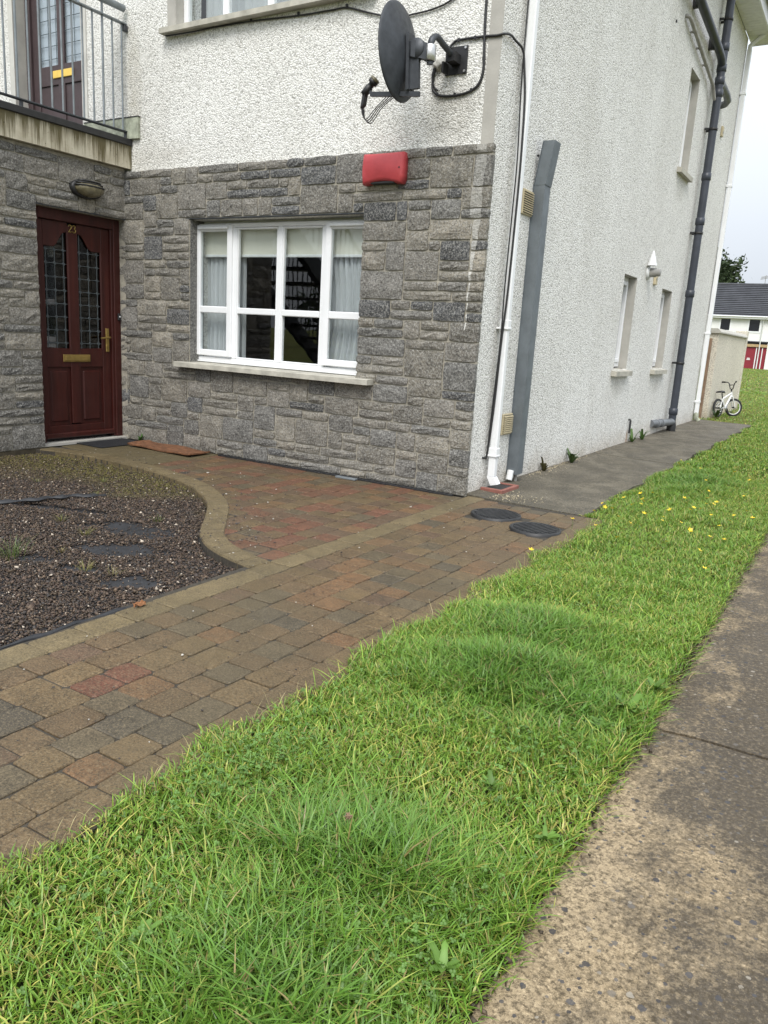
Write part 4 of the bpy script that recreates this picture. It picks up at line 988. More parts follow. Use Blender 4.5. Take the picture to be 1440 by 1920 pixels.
# spine bracket on the back and the feed arm
def obox(p0, p1, wv, tv, wdt, th):
    """bar from p0 to p1 with width along wv and thickness along tv"""
    d = (p1 - p0); wv = wv.normalized() * wdt / 2; tv = tv.normalized() * th / 2; v = []
    for p in (p0, p1): v += [p - wv - tv, p + wv - tv, p + wv + tv, p - wv + tv]
    return v, [(0, 1, 2, 3), (7, 6, 5, 4), (0, 4, 5, 1), (1, 5, 6, 2), (2, 6, 7, 3), (3, 7, 4, 0)]
mb.add(*obox(dpt(0, .10, hb - .012), dpt(0, -.255, hb - .012), dr_, dn, .075, .022)); mb.add(*obox(dpt(0, -.02, hb - .05), dpt(0, -.25, hb - .05), dr_, dn, .03, .075))
mb.build('back_spine', 'dark_steel', sd)
mb = MB(); lnb = Vector((-.812, -.412, 2.862))
mb.add(*obox(Vector((-.395, -.400, 2.795)), Vector((-.785, -.410, 2.828)), Vector((0, 1, 0)), Vector((0, 0, 1)), .024, .030)); mb.add(*obox(Vector((-.775, -.410, 2.826)), Vector((-.800, -.411, 2.858)), Vector((0, 1, 0)), Vector((1, 0, 0)), .022, .022)); mb.build('feed_arm', 'dish', sd)
look = (dpt(0, .05, 0) - lnb).normalized()
lb_ = MB(); lb_.lathe([(.001, -.045), (.026, -.045), (.027, .02), (.022, .022), (.022, .045), (.034, .05), (.034, .075), (.001, .08)], lnb, look, 16); lnbo = lb_.build('receiver_head', 'black', sd)
MB().add(*obox(lnb - look * .02 + du * .01, lnb - look * .050 - du * .075, dr_, look, .042, .035)).build('receiver_body', 'black', lnbo)
MB().lathe([(.033, .074), (.036, .078), (.033, .088), (.001, .094)], lnb, look, 16).build('receiver_cap', 'lamp_glass', lnbo)
mb = MB()
for k in range(4):
    p0 = lnb - look * .055 - du * .085 + dr_ * (.012 * (k - 1.5)); p1 = Vector((-.66 + .03 * k, -.405 - .004 * k, 2.800))
    mb.tube(spline([p0, p0 + Vector((.012, 0, -.045 - .006 * k)), p0 + Vector((.045 + .008 * k, .0, -.075 - .006 * k)), p1 * .5 + p0 * .5 + Vector((.02, 0, -.035)), p1], 6), .0035, 6)
mb.build('feed_cable', 'black', sd)
# pan/tilt head, tube arm, wall plate
hub = dpt(0, .0, hb - .035)
mb = MB(); mb.lathe([(.001, -.035), (.062, -.035), (.064, -.03), (.064, .03), (.062, .035), (.001, .035)], hub + Vector((.03, .01, .0)), dr_, 20); mb.add(*obox(hub, Vector((-.36, -.38, 3.055)), Vector((0, 0, 1)), dr_, .10, .06)); mb.build('tilt_head', 'dark_steel', sd)
MB().lathe([(.034, -.05), (.040, -.045), (.040, .045), (.034, .05)], Vector((-.355, -.36, 3.055)), (0, 0, 1), 16).build('clamp', 'chrome', sd)
wallp = Vector((-.335, -.05, 3.115))
MB().tube(spline([(-.352, -.36, 2.985), (-.352, -.36, 3.08), (-.350, -.355, 3.135), (-.345, -.30, 3.172), (-.340, -.20, 3.15), wallp], 6), .0215, 14).build('tube_arm', 'dark_steel', sd)
mb = MB(); mb.box(-.42, -.25, -.013, -.003, 3.02, 3.20); mb.box(-.37, -.30, -.11, -.013, 3.08, 3.14); mb.box(-.41, -.395, -.09, -.013, 3.02, 3.09); mb.build('wall_plate', 'black', sd)
mb = MB(); 
for (x, z) in ((-.405, 3.035), (-.405, 3.185), (-.265, 3.035), (-.265, 3.185)): mb.tube([(x, -.013, z), (x, -.022, z)], .009, 6)
mb.build('bolt', 'chrome', sd)
# lump of white sealant with the cable ends beside the dish
jb = MB(); pts = []
V = []; bmz = bmesh.new(); bmesh.ops.create_icosphere(bmz, subdivisions=3, radius=1)
for v in bmz.verts:
    k = 1 + .18 * math.sin(v.co.x * 7 + 1) * math.sin(v.co.z * 6) + .1 * math.sin(v.co.y * 13); v.co = Vector((v.co.x * .052 * k - .475, v.co.y * .035 * k - .012, v.co.z * .045 * k + 3.105))
me = bpy.data.meshes.new('sealant_lump'); bmz.to_mesh(me); bmz.free(); me.materials.append(MT['plasterlight'])
for p in me.polygons: p.use_smooth = True
tag(link(bpy.data.objects.new('sealant_lump', me)), 'dirty white lump of sealant on the wall behind the dish bracket', 'sealant')

def cable(name, pts, label, r=.0075, mt='black', clips=(), group='black cables on the house'):
    o = thing(name, pts[0], label, 'cable', group); MB().tube(spline(pts, 8), r, 7).build('cord', mt, o)
    for (p, ax) in clips:
        x, y, z = p
        MB().cbox(x - .009, x + .009, y - .008, y + .004, z - .012, z + .012, .002).build('clip', 'black', o)
    return o
yc = -.012
cable('cable', [(-3.22, yc - .03, 3.628), (-2.9, yc - .02, 3.624), (-2.68, yc, 3.634), (-2.26, yc, 3.624), (-1.77, yc, 3.597), (-1.45, yc, 3.590), (-1.306, yc, 3.586), (-1.109, yc, 3.525), (-.941, yc, 3.477), (-.80, yc, 3.458), (-.713, yc, 3.459), (-.56, yc, 3.468), (-.414, yc, 3.504), (-.28, yc, 3.60), (-.25, yc, 3.8)],
      'thin black cable looping under the upper window sill and behind the dish', .0065, clips=[((-2.68, yc, 3.65), 0), ((-2.26, yc, 3.64), 0), ((-1.77, yc, 3.612), 0), ((-1.306, yc, 3.60), 0)])
cable('cable', [(-.135, yc, 6.0), (-.135, yc, 5.0), (-.135, yc, 4.2), (-.135, yc, 3.46), (-.128, yc, 3.23), (-.118, yc, 3.03), (-.154, yc, 2.93), (-.254, yc, 2.888), (-.425, yc, 2.887), (-.505, yc, 2.93), (-.515, yc, 3.0), (-.495, yc - .01, 3.075)],
      'thick black cable dropping beside the corner and hooking back to the dish', .0095, clips=[((-.13, yc, 3.3), 0), ((-.122, yc, 3.1), 0), ((-.2, yc, 2.905), 0), ((-.33, yc, 2.888), 0), ((-.47, yc, 2.90), 0)])
cable('cable', [(-.505, -.02, 3.085), (-.52, -.02, 3.02), (-.50, yc, 2.955), (-.47, yc, 2.93)], 'short black cable tail curling below the white sealant lump', .006)
cable('cable', [(-.39, -.34, 3.10), (-.41, -.25, 3.20), (-.40, -.10, 3.20), (-.40, -.03, 3.19), (-.37, yc, 3.225), (-.327, yc, 3.24), (-.142, yc, 3.239), (-.03, yc, 3.232), (.012, -.005, 3.238), (.02, .09, 3.262), (.02, .178, 3.255), (.035, .29, 3.225), (.05, .315, 3.10), (.07, .322, 2.9), (.083, .318, 2.53), (.083, .318, 2.15), (.075, .315, 1.55), (.06, .312, 1.18), (.045, .316, .68), (.02, .320, .30), (.015, .295, .268), (.006, .268, .27)],
      'black cable from the dish bracket round the corner and down the white downpipe', .0085, clips=[((-.327, yc, 3.24), 0), ((-.2, yc, 3.24), 0)])
cable('cable', [(.03, .335, 6.0), (.03, .325, 4.5), (.03, .322, 3.4), (.035, .318, 3.0), (.06, .306, 2.5), (.06, .300, 2.1), (.055, .298, 1.6), (.055, .305, 1.2), (.035, .312, .7), (.02, .318, .3)], 'second thin black cable running beside the corner downpipe', .0055)

# white corner downpipe
dp = thing('downpipe', (.06, .36, 0), 'white square downpipe near the front corner beside grey trunking', 'downpipe')
mb = MB(); px0, px1, py0, py1 = .030, .092, .332, .392
mb.cbox(px0, px1, py0, py1, 1.30, HZ + .15, .008); mb.build('pipe', 'upvc', dp)
MB().cbox(px0, px1, py0 + .001, py1 - .001, .30, 1.299, .008).build('pipe', 'upvc', dp)
for zz in (1.30, .30, 3.9): MB().cbox(px0 - .005, px1 + .005, py0 - .005, py1 + .005, zz - .03, zz + .05, .005).build('socket', 'upvc', dp)
for zz in (1.29, .29, 3.9): MB().cbox(.002, px1 + .009, py0 - .012, py1 + .012, zz - .012, zz + .004, .003).build('clip', 'upvc', dp)
mb = MB(); mb.cbox(px0 + .001, px1 - .001, py0, py1, .115, .2995, .006)
mb.add([(px0, py0 - .004, .115), (px1, py0 - .004, .115), (px1, py1 + .004, .115), (px0, py1 + .004, .115), (px0 + .04, py0 - .004, .045), (px1 + .035, py0 - .004, .060), (px1 + .035, py1 + .004, .060), (px0 + .04, py1 + .004, .045)], [(0, 1, 2, 3), (7, 6, 5, 4), (0, 4, 5, 1), (1, 5, 6, 2), (2, 6, 7, 3), (3, 7, 4, 0)]); mb.build('shoe', 'upvc', dp)
# gully under it
gl = thing('gully', (.1, .5, 0), 'small terracotta gully surround under the white downpipe shoe', 'gully')
mb = MB(); mb.cbox(.012, .20, .262, .292, -.05, .034, .005); mb.cbox(.012, .20, .60, .63, -.05, .028, .005); mb.cbox(.17, .20, .2925, .5995, -.05, .030, .005); mb.build('surround', 'clay', gl)
MB().box(.012, .17, .2925, .5995, .006, .018).build('grate', 'black', gl)

# galvanised trunking, the top end kicked out from the wall
tk = thing('cable_trunking', (.05, .88, 0), 'tall grey galvanised metal trunking with its top bent outwards', 'trunking')
ty0, ty1, td = .818, .945, .096
def chan(path, name):
    mb = MB(); V = []; sec = lambda dx, z: [(dx + .002, ty0 - .012, z), (dx + .006, ty0, z), (dx + td, ty0, z), (dx + td, ty1, z), (dx + .006, ty1, z), (dx + .002, ty1 + .012, z)]
    for dx, z in path: V += sec(dx, z)
    F = [(i * 6 + k, i * 6 + k + 1, (i + 1) * 6 + k + 1, (i + 1) * 6 + k) for i in range(len(path) - 1) for k in range(5)]
    m = (len(path) - 1) * 6; 
    return mb.add(V, F).build(name, 'galv', tk)
o = chan([(0, .075), (0, 1.3), (0, 2.42)], 'channel'); o2 = chan([(.003, 2.415), (.048, 2.74)], 'bent_top')
for q in (o, o2):
    md = q.modifiers.new('thick', 'SOLIDIFY'); md.thickness = .003; md.offset = -1
MB().tube([(.02, ty0 - .002, 2.63), (.02, ty0 - .018, 2.63)], .009, 8).build('fixing', 'black', tk)
for yy, nm in ((.78, 'upvcold'), (.865, 'upvcold')):
    pass
st = thing('pipe_stub', (.08, .80, 0), 'two short grey pipe ends below the metal trunking', 'pipe')
MB().tube([(.045, .77, .03), (.045, .80, .11)], .028, 12).build('bend', 'upvcold', st); MB().tube([(.055, .89, -.02), (.055, .89, .11)], .016, 10).build('riser', 'greypipe', st)

def vent(y0, y1, z0, z1, label, x=.004):
    t = thing('air_vent', (x, y0, z0), label, 'vent', 'cream vents on the side wall'); MB().cbox(x - .003, x + .012, y0, y1, z0, z1, .003).build('frame', 'cream', t)
    z = z0 + .018; k = 0
    while z < z1 - .016:
        mb = MB(); mb.prism([(x + .0125, z), (x + .024, z - .004), (x + .024, z + .003), (x + .0125, z + .008)], 1, y0 + .012, y1 - .010); mb.build('louvre', 'cream', t); z += .0165
    MB().box(x + .0122, x + .0128, y0 + .012, y1 - .010, z0 + .012, z1 - .012).build('slot_backing', 'black', t)
    return t
vent(.600, .800, 2.170, 2.355, 'cream louvred air vent half behind the top of the metal trunking')
vent(.600, .800, .425, .600, 'cream louvred air vent low down beside the metal trunking')
def capvent(y, z, label, w_=.10, h_=.15):
    t = thing('wall_vent', (0, y, z), label, 'vent'); MB().cbox(.001, .03, y - w_ / 2, y + w_ / 2, z - h_ / 2, z + h_ / 2, .004).build('cover', 'cream', t); MB().cbox(.0305, .036, y - .02, y + .015, z - .03, z + .0, .003).build('flap', 'greypipe', t)
capvent(5.16, 2.085, 'small cream vent cover beside the white cone above the side windows', .11, .17); capvent(8.12, 4.49, 'small cream vent cover high up near the far corner', .10, .14)

# white cone hood and flue
cl = thing('cone_hood', (0, 4.72, 2.2), 'small white cone shaped hood with a grey flue stub on the side wall', 'wall fitting')
mb = MB(); mb.lathe([(.004, .175), (.010, .170), (.058, .0), (.052, .0), (.006, .160)], (.055, 4.72, 2.19), (0, 0, 1), 28, False); mb.build('cone', 'upvc', cl)
MB().lathe([(.001, 0), (.085, 0), (.088, .012), (.06, .03), (.056, .032)], (0, 4.78, 2.115), (1, 0, 0), 22).build('flange', 'upvcold', cl)
MB().lathe([(.055, .03), (.055, .10), (.050, .10), (.05, .09), (.045, .09), (.045, .15), (.001, .15)], (0, 4.78, 2.115), (1, 0, 0), 20).build('flue', 'greypipe', cl)
ovf = thing('overflow_pipe', (.02, 4.76, .12), 'thin dark overflow pipe with a rust stain under it', 'pipe')
MB().tube([(.0, 4.76, .30), (.02, 4.76, .30), (.028, 4.76, .285), (.028, 4.76, .125)], .013, 8).build('pipe', 'black', ovf)

# dark soil stack with branches
ss = thing('soil_stack', (.1, 6.95, 0), 'dark grey soil pipe running up the side wall with branches', 'drainpipe')
sx, syy, sr = .105, 6.95, .055
MB().tube([(sx, syy, .0), (sx, syy, HZ + .6)], sr, 18).build('stack', 'soilpipe', ss)
for zz in (.30, 2.02, 3.02, 3.62, 4.70, 4.86, 5.02, 5.28): MB().lathe([(sr, -.05), (sr + .010, -.045), (sr + .010, .045), (sr, .05)], (sx, syy, zz), (0, 0, 1), 18).build('collar', 'soilpipe', ss)
MB().lathe([(sr + .012, 0), (sr + .012, .10), (sr, .15)], (sx, syy, .0), (0, 0, 1), 18).build('base_collar', 'black', ss)
for zz in (1.02, 2.86, 4.24, 5.62):
    mb = MB(); mb.lathe([(sr + .002, -.016), (sr + .008, -.016), (sr + .008, .016), (sr + .002, .016)], (sx, syy, zz), (0, 0, 1), 18); mb.cbox(.002, .06, syy - .075, syy - .045, zz - .014, zz + .014, .003); mb.cbox(.002, .06, syy + .045, syy + .075, zz - .014, zz + .014, .003); mb.build('bracket', 'black', ss)
MB().tube([(sx, syy, 5.04), (sx, syy - .12, 5.12), (sx, syy - .30, 5.145), (sx, 4.6, 5.29), (.02, 4.45, 5.30)], .053, 16).build('branch', 'soilpipe', ss)
for yy in (6.45, 5.3): MB().cbox(.002, .07, yy - .03, yy + .03, 5.06 + (6.95 - yy) * .09, 5.20 + (6.95 - yy) * .09, .003).build('bracket', 'black', ss)
MB().tube([(sx, syy, 4.80), (sx + .005, syy + .14, 4.86), (sx + .005, 7.55, 4.84), (sx, 7.72, 4.81), (.06, 7.80, 4.79), (.0, 7.82, 4.78)], .050, 16).build('branch', 'pipegrey2', ss)
MB().tube([(sx, syy - .02, .145), (.085, 6.6, .15), (.0, 6.02, .165)], .052, 16).build('branch', 'pipegrey2', ss)
for q in (.3, .6): MB().tube([(.085 - .085 * (q - .04), 6.6 - .58 * (q - .04), .15), (.085 - .085 * (q + .06), 6.6 - .58 * (q + .06), .155)], .060, 16).build('coupling', 'pipegrey2', ss)
wpipe = thing('waste_pipe', (.04, 5.1, 5.0), 'thin grey white waste pipe slanting to the soil stack', 'drainpipe')
MB().tube([(.0, 5.0, 5.03), (.045, 5.02, 5.02), (.055, 5.08, 5.005), (.055, 6.55, 4.80), (.065, 6.72, 4.76), (.08, 6.80, 4.66), (.085, 6.86, 4.60)], .022, 12).build('pipe', 'greypipe', wpipe)
for yy in (5.35, 5.75, 6.2):
    zz = 5.005 - (yy - 5.08) * .1395; mb = MB(); mb.cbox(.002, .055, yy - .008, yy + .008, zz - .012, zz + .012, .002); mb.lathe([(.023, -.008), (.027, -.008), (.027, .008), (.023, .008)], (.055, yy, zz), (0, 1, 0), 12); mb.build('clip', 'greypipe', wpipe)
hp = thing('wall_plug', (0, 4.6, 4.84), 'tiny dark hole plug high on the side wall', 'plug'); MB().tube([(.0, 4.60, 4.84), (.012, 4.60, 4.84)], .016, 10).build('plug', 'black', hp)
# far white downpipe
fd = thing('downpipe', (.06, 9.2, 0), 'white downpipe at the far corner near the garden wall', 'downpipe')
MB().cbox(.02, .088, 9.165, 9.235, .14, 5.95, .008).build('pipe', 'upvc', fd)
for zz in (5.3, 3.9, 1.52, .35): MB().cbox(.002, .094, 9.157, 9.243, zz - .02, zz + .02, .004).build('clip', 'upvc', fd)
MB().tube([(.054, 9.2, 5.9), (.054, 9.2, 6.0), (.12, 9.2, 6.06), (.33, 9.2, 6.20), (.385, 9.2, 6.30)], .034, 10).build('swan_neck', 'upvc', fd)
MB().tube([(.054, 9.2, .16), (.06, 9.2, .06), (.11, 9.2, .01)], .042, 10).build('shoe', 'mossy', fd)

# manhole covers
def manhole(c, r, label, tilt):
    t = thing('manhole_cover', (c[0], c[1], 0), label, 'manhole cover', 'round covers in the paving')
    MB().lathe([(r + .004, -.03), (r + .004, .010), (r - .004, .014), (r - .012, .012), (r - .012, -.01)], (c[0], c[1], 0), (0, 0, 1), 48).build('rim', 'black', t)
    mb = MB(); mb.lathe([(r - .014, -.01), (r - .014, .0115), (.001, .0115)], (c[0], c[1], 0), (0, 0, 1), 48, False); mb.build('plate', 'iron', t)
    mb = MB(); k = -r + .03
    while k < r - .02:
        hl = math.sqrt(max(0, (r - .025) ** 2 - k * k))
        d = Vector((math.cos(tilt), math.sin(tilt), 0)); n_ = Vector((-d.y, d.x, 0)); p = Vector((c[0], c[1], .0135)) + n_ * k
        mb.add(*obox(p - d * hl, p + d * hl, n_, Vector((0, 0, 1)), .013, .006)); k += .026
    mb.build('ribs', 'iron', t); return t
manhole(*manholes[0], 'round black ribbed cover nearer the house corner', math.radians(75)); manhole(*manholes[1], 'round black ribbed cover next to the grass edge', math.radians(75))

# door mats
mt_ = thing('door_mat', (-3.7, -.4, 0), 'black rubber mat in front of the red brown door', 'mat')
MB().cbox(-3.785, -3.43, -.66, -.115, .002, .012, .003).build('mat', 'rubber', mt_)
mt_ = thing('door_mat', (-3, -.2, 0), 'worn orange brown coir mat lying against the stone wall', 'mat')
mb = MB(); V = []; n, m = 16, 8
for j in range(m + 1):
    for i in range(n + 1):
        u, v = i / n, j / m; V.append((-3.40 + .84 * u - .03 * v, -.385 + .295 * v + .012 * math.sin(u * 5), .012 + .006 * math.sin(u * 9 + v * 3) + (.010 if i in (0, n) else 0)))
mb.add(V, [(j * (n + 1) + i, j * (n + 1) + i + 1, (j + 1) * (n + 1) + i + 1, (j + 1) * (n + 1) + i) for j in range(m) for i in range(n)])
o = mb.build('mat', 'coir', mt_); md = o.modifiers.new('thick', 'SOLIDIFY'); md.thickness = .012; md.offset = -1

# black membrane edge showing along the kerb and a raised strip across the bed
def strip(pts, wd, label, h=.004):
    P = spline(pts, 6); V = []
    for i, p in enumerate(P):
        d = (P[min(i + 1, len(P) - 1)] - P[max(i - 1, 0)]).normalized(); nn = Vector((-d.y, d.x, 0)); k = wd * (.7 + .5 * math.sin(i * 1.3)) / 2
        V += [p - nn * k, p + Vector((0, 0, .012 + .006 * math.sin(i * 2.1))), p + nn * k]
    F = [(i * 3 + k, i * 3 + k + 1, (i + 1) * 3 + k + 1, (i + 1) * 3 + k) for i in range(len(P) - 1) for k in range(2)]
    o = tag(MB().add(V, F, True).build('weed_membrane', 'membrane'), label, 'membrane'); md = o.modifiers.new('thick', 'SOLIDIFY'); md.thickness = .003; return o
strip([(-2.6, -2.9, -.022), (-2.15, -2.50, -.018), (-2.05, -2.25, -.016), (-2.0, -2.05, -.020), (-1.9, -1.85, -.030)], .09, 'ridge of black weed membrane poking out of the chippings')
strip([(.004, -4.6, -.010), (.002, -4.0, -.008), (-.002, -3.6, -.010), (.0, -3.2, -.014)], .03, 'black membrane edge tucked against the straight buff kerb')

# ================================================================ BEHIND THE HOUSE
gw = thing('garden_wall', (-.05, 10.4, 0), 'beige pebble dashed garden wall with concrete coping behind the bicycle', 'wall')
MB().box(-.17, .055, 10.35, 14.0, -.1, 1.56).build('wall_body', 'dash_old', gw)
mb = MB(); mb.prism([(-.21, 1.561), (.095, 1.561), (.095, 1.585), (.03, 1.645), (-.145, 1.645), (-.21, 1.585)], 1, 10.30, 14.05); mb.build('coping', 'slabconc', gw)
MB().cbox(-.18, .065, 14.06, 14.3, -.1, 1.72, .01).build('end_pier', 'dash_old', gw)
gt = thing('gate_post', (-.1, 10.2, 0), 'brown timber gate post between the house corner and garden wall', 'post')
MB().cbox(-.14, -.03, 10.16, 10.28, -.1, 1.46, .006).build('post', 'wood', gt)

# bicycle leaning near the garden wall
bk = thing('bicycle', (.2, 11, 0), 'small white childrens bicycle with black saddle standing by the garden wall', 'bicycle')
hd_ = math.radians(19); f_ = Vector((math.sin(hd_), math.cos(hd_), 0)); s_ = Vector((math.cos(hd_), -math.sin(hd_), 0))
lean = (Vector((0, 0, 1)) - s_ * .10).normalized(); WR = .178; RC = Vector((.165, 10.88, 0)) + lean * WR - Vector((0, 0, .012)); FC = RC + f_ * .62
def bp(a, h): return RC + f_ * a + lean * (h - WR)
def wheel(c, ax, up_):
    a = up_; b = ax.cross(a).normalized()
    ring = lambda r, n=36: [c + (a * math.cos(q) + b * math.sin(q)) * r for q in np.linspace(0, 2 * math.pi, n)]
    ty = MB().tube(ring(WR - .020), .022, 10, False).build('wheel', 'tyre', bk)
    mb = MB(); mb.tube(ring(WR - .042), .009, 8, False); mb.build('rim', 'bikewhite', ty)
    mb = MB()
    for k in range(14): q = k * 2 * math.pi / 14; mb.tube([c + ax * (.015 if k % 2 else -.015), c + (a * math.cos(q) + b * math.sin(q)) * (WR - .045)], .002, 4)
    mb.build('spokes', 'chrome', ty); MB().tube([c - ax * .045, c + ax * .045], .016, 10).build('hub', 'black', ty)
axr = s_ - lean * s_.dot(lean); axr.normalize()
st_ = math.radians(34); steer = (Matrix.Rotation(-st_, 3, lean) @ f_); axf = Matrix.Rotation(-st_, 3, lean) @ axr
wheel(RC, axr, lean); wheel(FC, axf, lean)
bb = bp(.26, .17); seat = bp(.16, .36); head = bp(.50, .46); crown = bp(.525, .39)
mb = MB(); mb.tube([bb, seat], .014, 10); mb.tube([seat + lean * -.01, head], .014, 10); mb.tube([bb, head - lean * .05], .018, 10); mb.tube([head + lean * .03, crown], .017, 10)
for q in (-.04, .04): mb.tube([RC + axr * q, bb + axr * q * .4], .008, 8); mb.tube([RC + axr * q, seat + axr * q * .3], .008, 8)
mb.build('frame', 'bikewhite', bk)
mb = MB()
for q in (-.05, .05): mb.tube([crown + axf * q * .8, FC + axf * q], .011, 8)
mb.tube([crown - axf * .045, crown + axf * .045], .013, 8); mb.build('fork', 'bikewhite', bk)
MB().tube([seat, seat + lean * .10 - f_ * .03], .011, 8).build('seat_post', 'black', bk)
sp0 = seat + lean * .115 - f_ * .04; V = []; n = 12
for i in range(n + 1):
    t = i / n; wv = .062 * (1 - t) ** .7 + .014; c0 = sp0 + f_ * (-.09 + .20 * t) + lean * (.012 * math.sin(t * 3) + .012 * (1 - t))
    V += [c0 - axr * wv - lean * .018, c0 - axr * wv * .7 + lean * .012, c0 + lean * .018, c0 + axr * wv * .7 + lean * .012, c0 + axr * wv - lean * .018]
mb = MB().add(V, [(i * 5 + k, i * 5 + (k + 1) % 5, (i + 1) * 5 + (k + 1) % 5, (i + 1) * 5 + k) for i in range(n) for k in range(5)] + [(4, 3, 2, 1, 0), tuple(n * 5 + k for k in range(5))], True); mb.build('saddle', 'black', bk)
stem = head + lean * .07
mb = MB(); mb.tube([head + lean * .02, stem], .014, 8); 
for q in (-1, 1): mb.tube([stem, stem + axf * .05 * q + lean * .02, stem + axf * .10 * q + lean * .12, stem + axf * .15 * q + lean * .145, stem + axf * .25 * q + lean * .15 - steer * .06], .010, 8)
mb.tube([stem + axf * .085 + lean * .09, stem - axf * .085 + lean * .09], .008, 8); mb.build('handlebar', 'black', bk)
for q in (-1, 1): MB().tube([stem + axf * .20 * q + lean * .148 - steer * .03, stem + axf * .27 * q + lean * .152 - steer * .07], .016, 8).build('grip', 'black', bk)
MB().lathe([(.001, -.004), (.05, -.004), (.05, .004), (.001, .004)], bb + axr * .03, axr, 20).build('chain_ring', 'chrome', bk)
for q in (-1, 1):
    cr_ = bb + axr * .05 * q; e = cr_ + (f_ * .06 - lean * .075) * q; MB().tube([cr_, e], .008, 6).build('crank', 'black', bk); MB().add(*obox(e - axr * .0, e + axr * .07 * q, f_, lean, .06, .018)).build('pedal', 'black', bk)

# far white terrace
K = 1.2; C0 = Vector((2.52, -5.40, 1.19))
def far(x, z, y=66.): p = C0 + (Vector((x, y, z)) - C0) * K; return p
fy = far(0, 0).y; fz = far(0, .10).z
fh = thing('terrace_house', (-8, fy, fz), 'distant white terrace house with dark tiled roof and red door', 'house')
xl, xr = -30., 8.; ze = far(0, 4.28).z
holes = []
wins = [(-8.66, -7.92), (-6.46, -5.66)]
W2 = []
for (a, b) in wins: W2.append((far(a, 0).x, far(b, 0).x, far(0, 3.14).z, far(0, 4.07).z))
for k in (1, 2, 3): W2.append((W2[0][0] - 4.4 * k, W2[0][1] - 4.4 * k, W2[0][2], W2[0][3]))
dxl, dxr, dzt = far(-6.48, 0).x, far(-4.85, 0).x, far(0, 2.36).z
wall_panel(1, fy, -1, xl, xr, fz - .3, ze, [w_ for w_ in W2] + [(dxl, dxr, fz - .02, dzt)], .3).build('wall', 'dash_far', fh, fix=False)
MB().box(xl, xr, fy + .31, fy + .35, fz - .3, ze).build('inner_wall', 'darkroom', fh)
for (a, b, c, d) in W2:
    wn = MB(); 
    for (x0, x1, z0, z1) in ((a - .14, a + .01, c - .14, d + .14), (b - .01, b + .14, c - .14, d + .14), (a + .011, b - .011, c - .14, c + .01), (a + .011, b - .011, d - .01, d + .14)): wn.box(x0, x1, fy - .04, fy + .08, z0, z1)
    wo_ = wn.build('window', 'upvc', fh); MB().box(a + .01, b - .01, fy + .03, fy + .05, c + .01, d - .01).build('pane', 'darkroom', wo_)
dm = dxl + (dxr - dxl) * .50
dr2 = MB().box(dxl + .02, dm, fy + .10, fy + .16, fz, far(0, 1.86).z).build('door', 'reddoor', fh)
MB().box(dm + .10, dxr - .02, fy + .12, fy + .18, fz, far(0, 1.86).z).build('side_panel', 'reddoor', fh)
mb = MB(); mb.box(dm + .005, dm + .095, fy + .05, fy + .2, fz, far(0, 1.86).z); mb.box(dm + .55, dm + .63, fy + .05, fy + .11, fz, far(0, 1.86).z); mb.build('door_post', 'upvc', fh)
MB().box(dxl + .02, dxr - .02, fy - .05, fy + .15, far(0, 1.90).z, far(0, 2.12).z).build('porch_fascia', 'palewood', fh)
MB().box(dxl - .10, dxr + .10, fy - .08, fy + .2, far(0, 2.28).z, dzt).build('porch_roof', 'slate', fh)
MB().cbox(dxl + .28, dxl + .55, fy + .085, fy + .099, fz + 1.0, fz + 1.08, .004).build('letterbox', 'upvc', dr2); MB().cbox(dxl + .26, dxl + .58, fy + .085, fy + .099, fz + .88, fz + .96, .004).build('nameplate', 'upvc', dr2)
zr = far(0, 6.71).z; dep = 4.3; rf = MB().add([(xl, fy - .35, ze - .05), (xr, fy - .35, ze - .05), (xr, fy + dep, zr + .35), (xl, fy + dep, zr + .35)], [(0, 1, 2, 3)]).build('roof', 'slateshade', fh)
nc = 17; e0 = Vector((0, fy - .40, ze - .02)); e1 = Vector((0, fy + dep, zr + .40)); dv = (e1 - e0) / nc; up_n = Vector((0, -dv.z, dv.y)).normalized()
tcm = None
for k in range(nc):
    p = e0 + dv * k; q = p + dv * 1.12
    mb = MB(); v = []
    for x in (xl - .2, xr + .2): v += [(x, p.y, p.z), (x, p.y + up_n.y * .11, p.z + up_n.z * .11), (x, q.y + up_n.y * .03, q.z + up_n.z * .03), (x, q.y, q.z)]
    mb.add(v, [(0, 4, 5, 1), (1, 5, 6, 2), (2, 6, 7, 3), (3, 7, 4, 0)]); mb.build('tile_course', 'slate', rf)
MB().tube([(xl - .2, fy + dep, zr + .46), (xr + .2, fy + dep, zr + .46)], .14, 8).build('ridge_tile', 'slate', rf)
MB().box(xl, xr, fy - .42, fy - .37, ze - .20, ze + .02).build('fascia', 'upvc', fh); MB().tube([(xl, fy - .46, ze + .0), (xr, fy - .46, ze + .0)], .07, 8).build('gutter', 'upvc', fh)
fx = far(-5.42, 0).x; MB().tube([(fx, fy - .40, ze - .1), (fx, fy - .12, ze - .35), (fx, fy - .08, fz)], .055, 8).build('downpipe', 'upvc', fh)
an = thing('tv_aerial', (far(-6.2, 0).x, fy + dep, zr), 'thin television aerial on the ridge of the distant terrace', 'aerial')
ax_ = far(-6.2, 0).x; az = zr + .4
MB().tube([(ax_, fy + dep, az), (ax_, fy + dep, az + 1.0)], .03, 6).build('mast', 'greypipe', an)
mb = MB()
for k in range(4): mb.tube([(ax_ - .45, fy + dep - .3 + .2 * k, az + .55 + .1 * k), (ax_ + .45, fy + dep - .3 + .2 * k, az + .75 + .1 * k)], .022, 5)
mb.tube([(ax_ + .38, fy + dep, az + .45), (ax_ + .38, fy + dep, az + 1.05)], .022, 5); mb.build('antenna', 'greypipe', an)

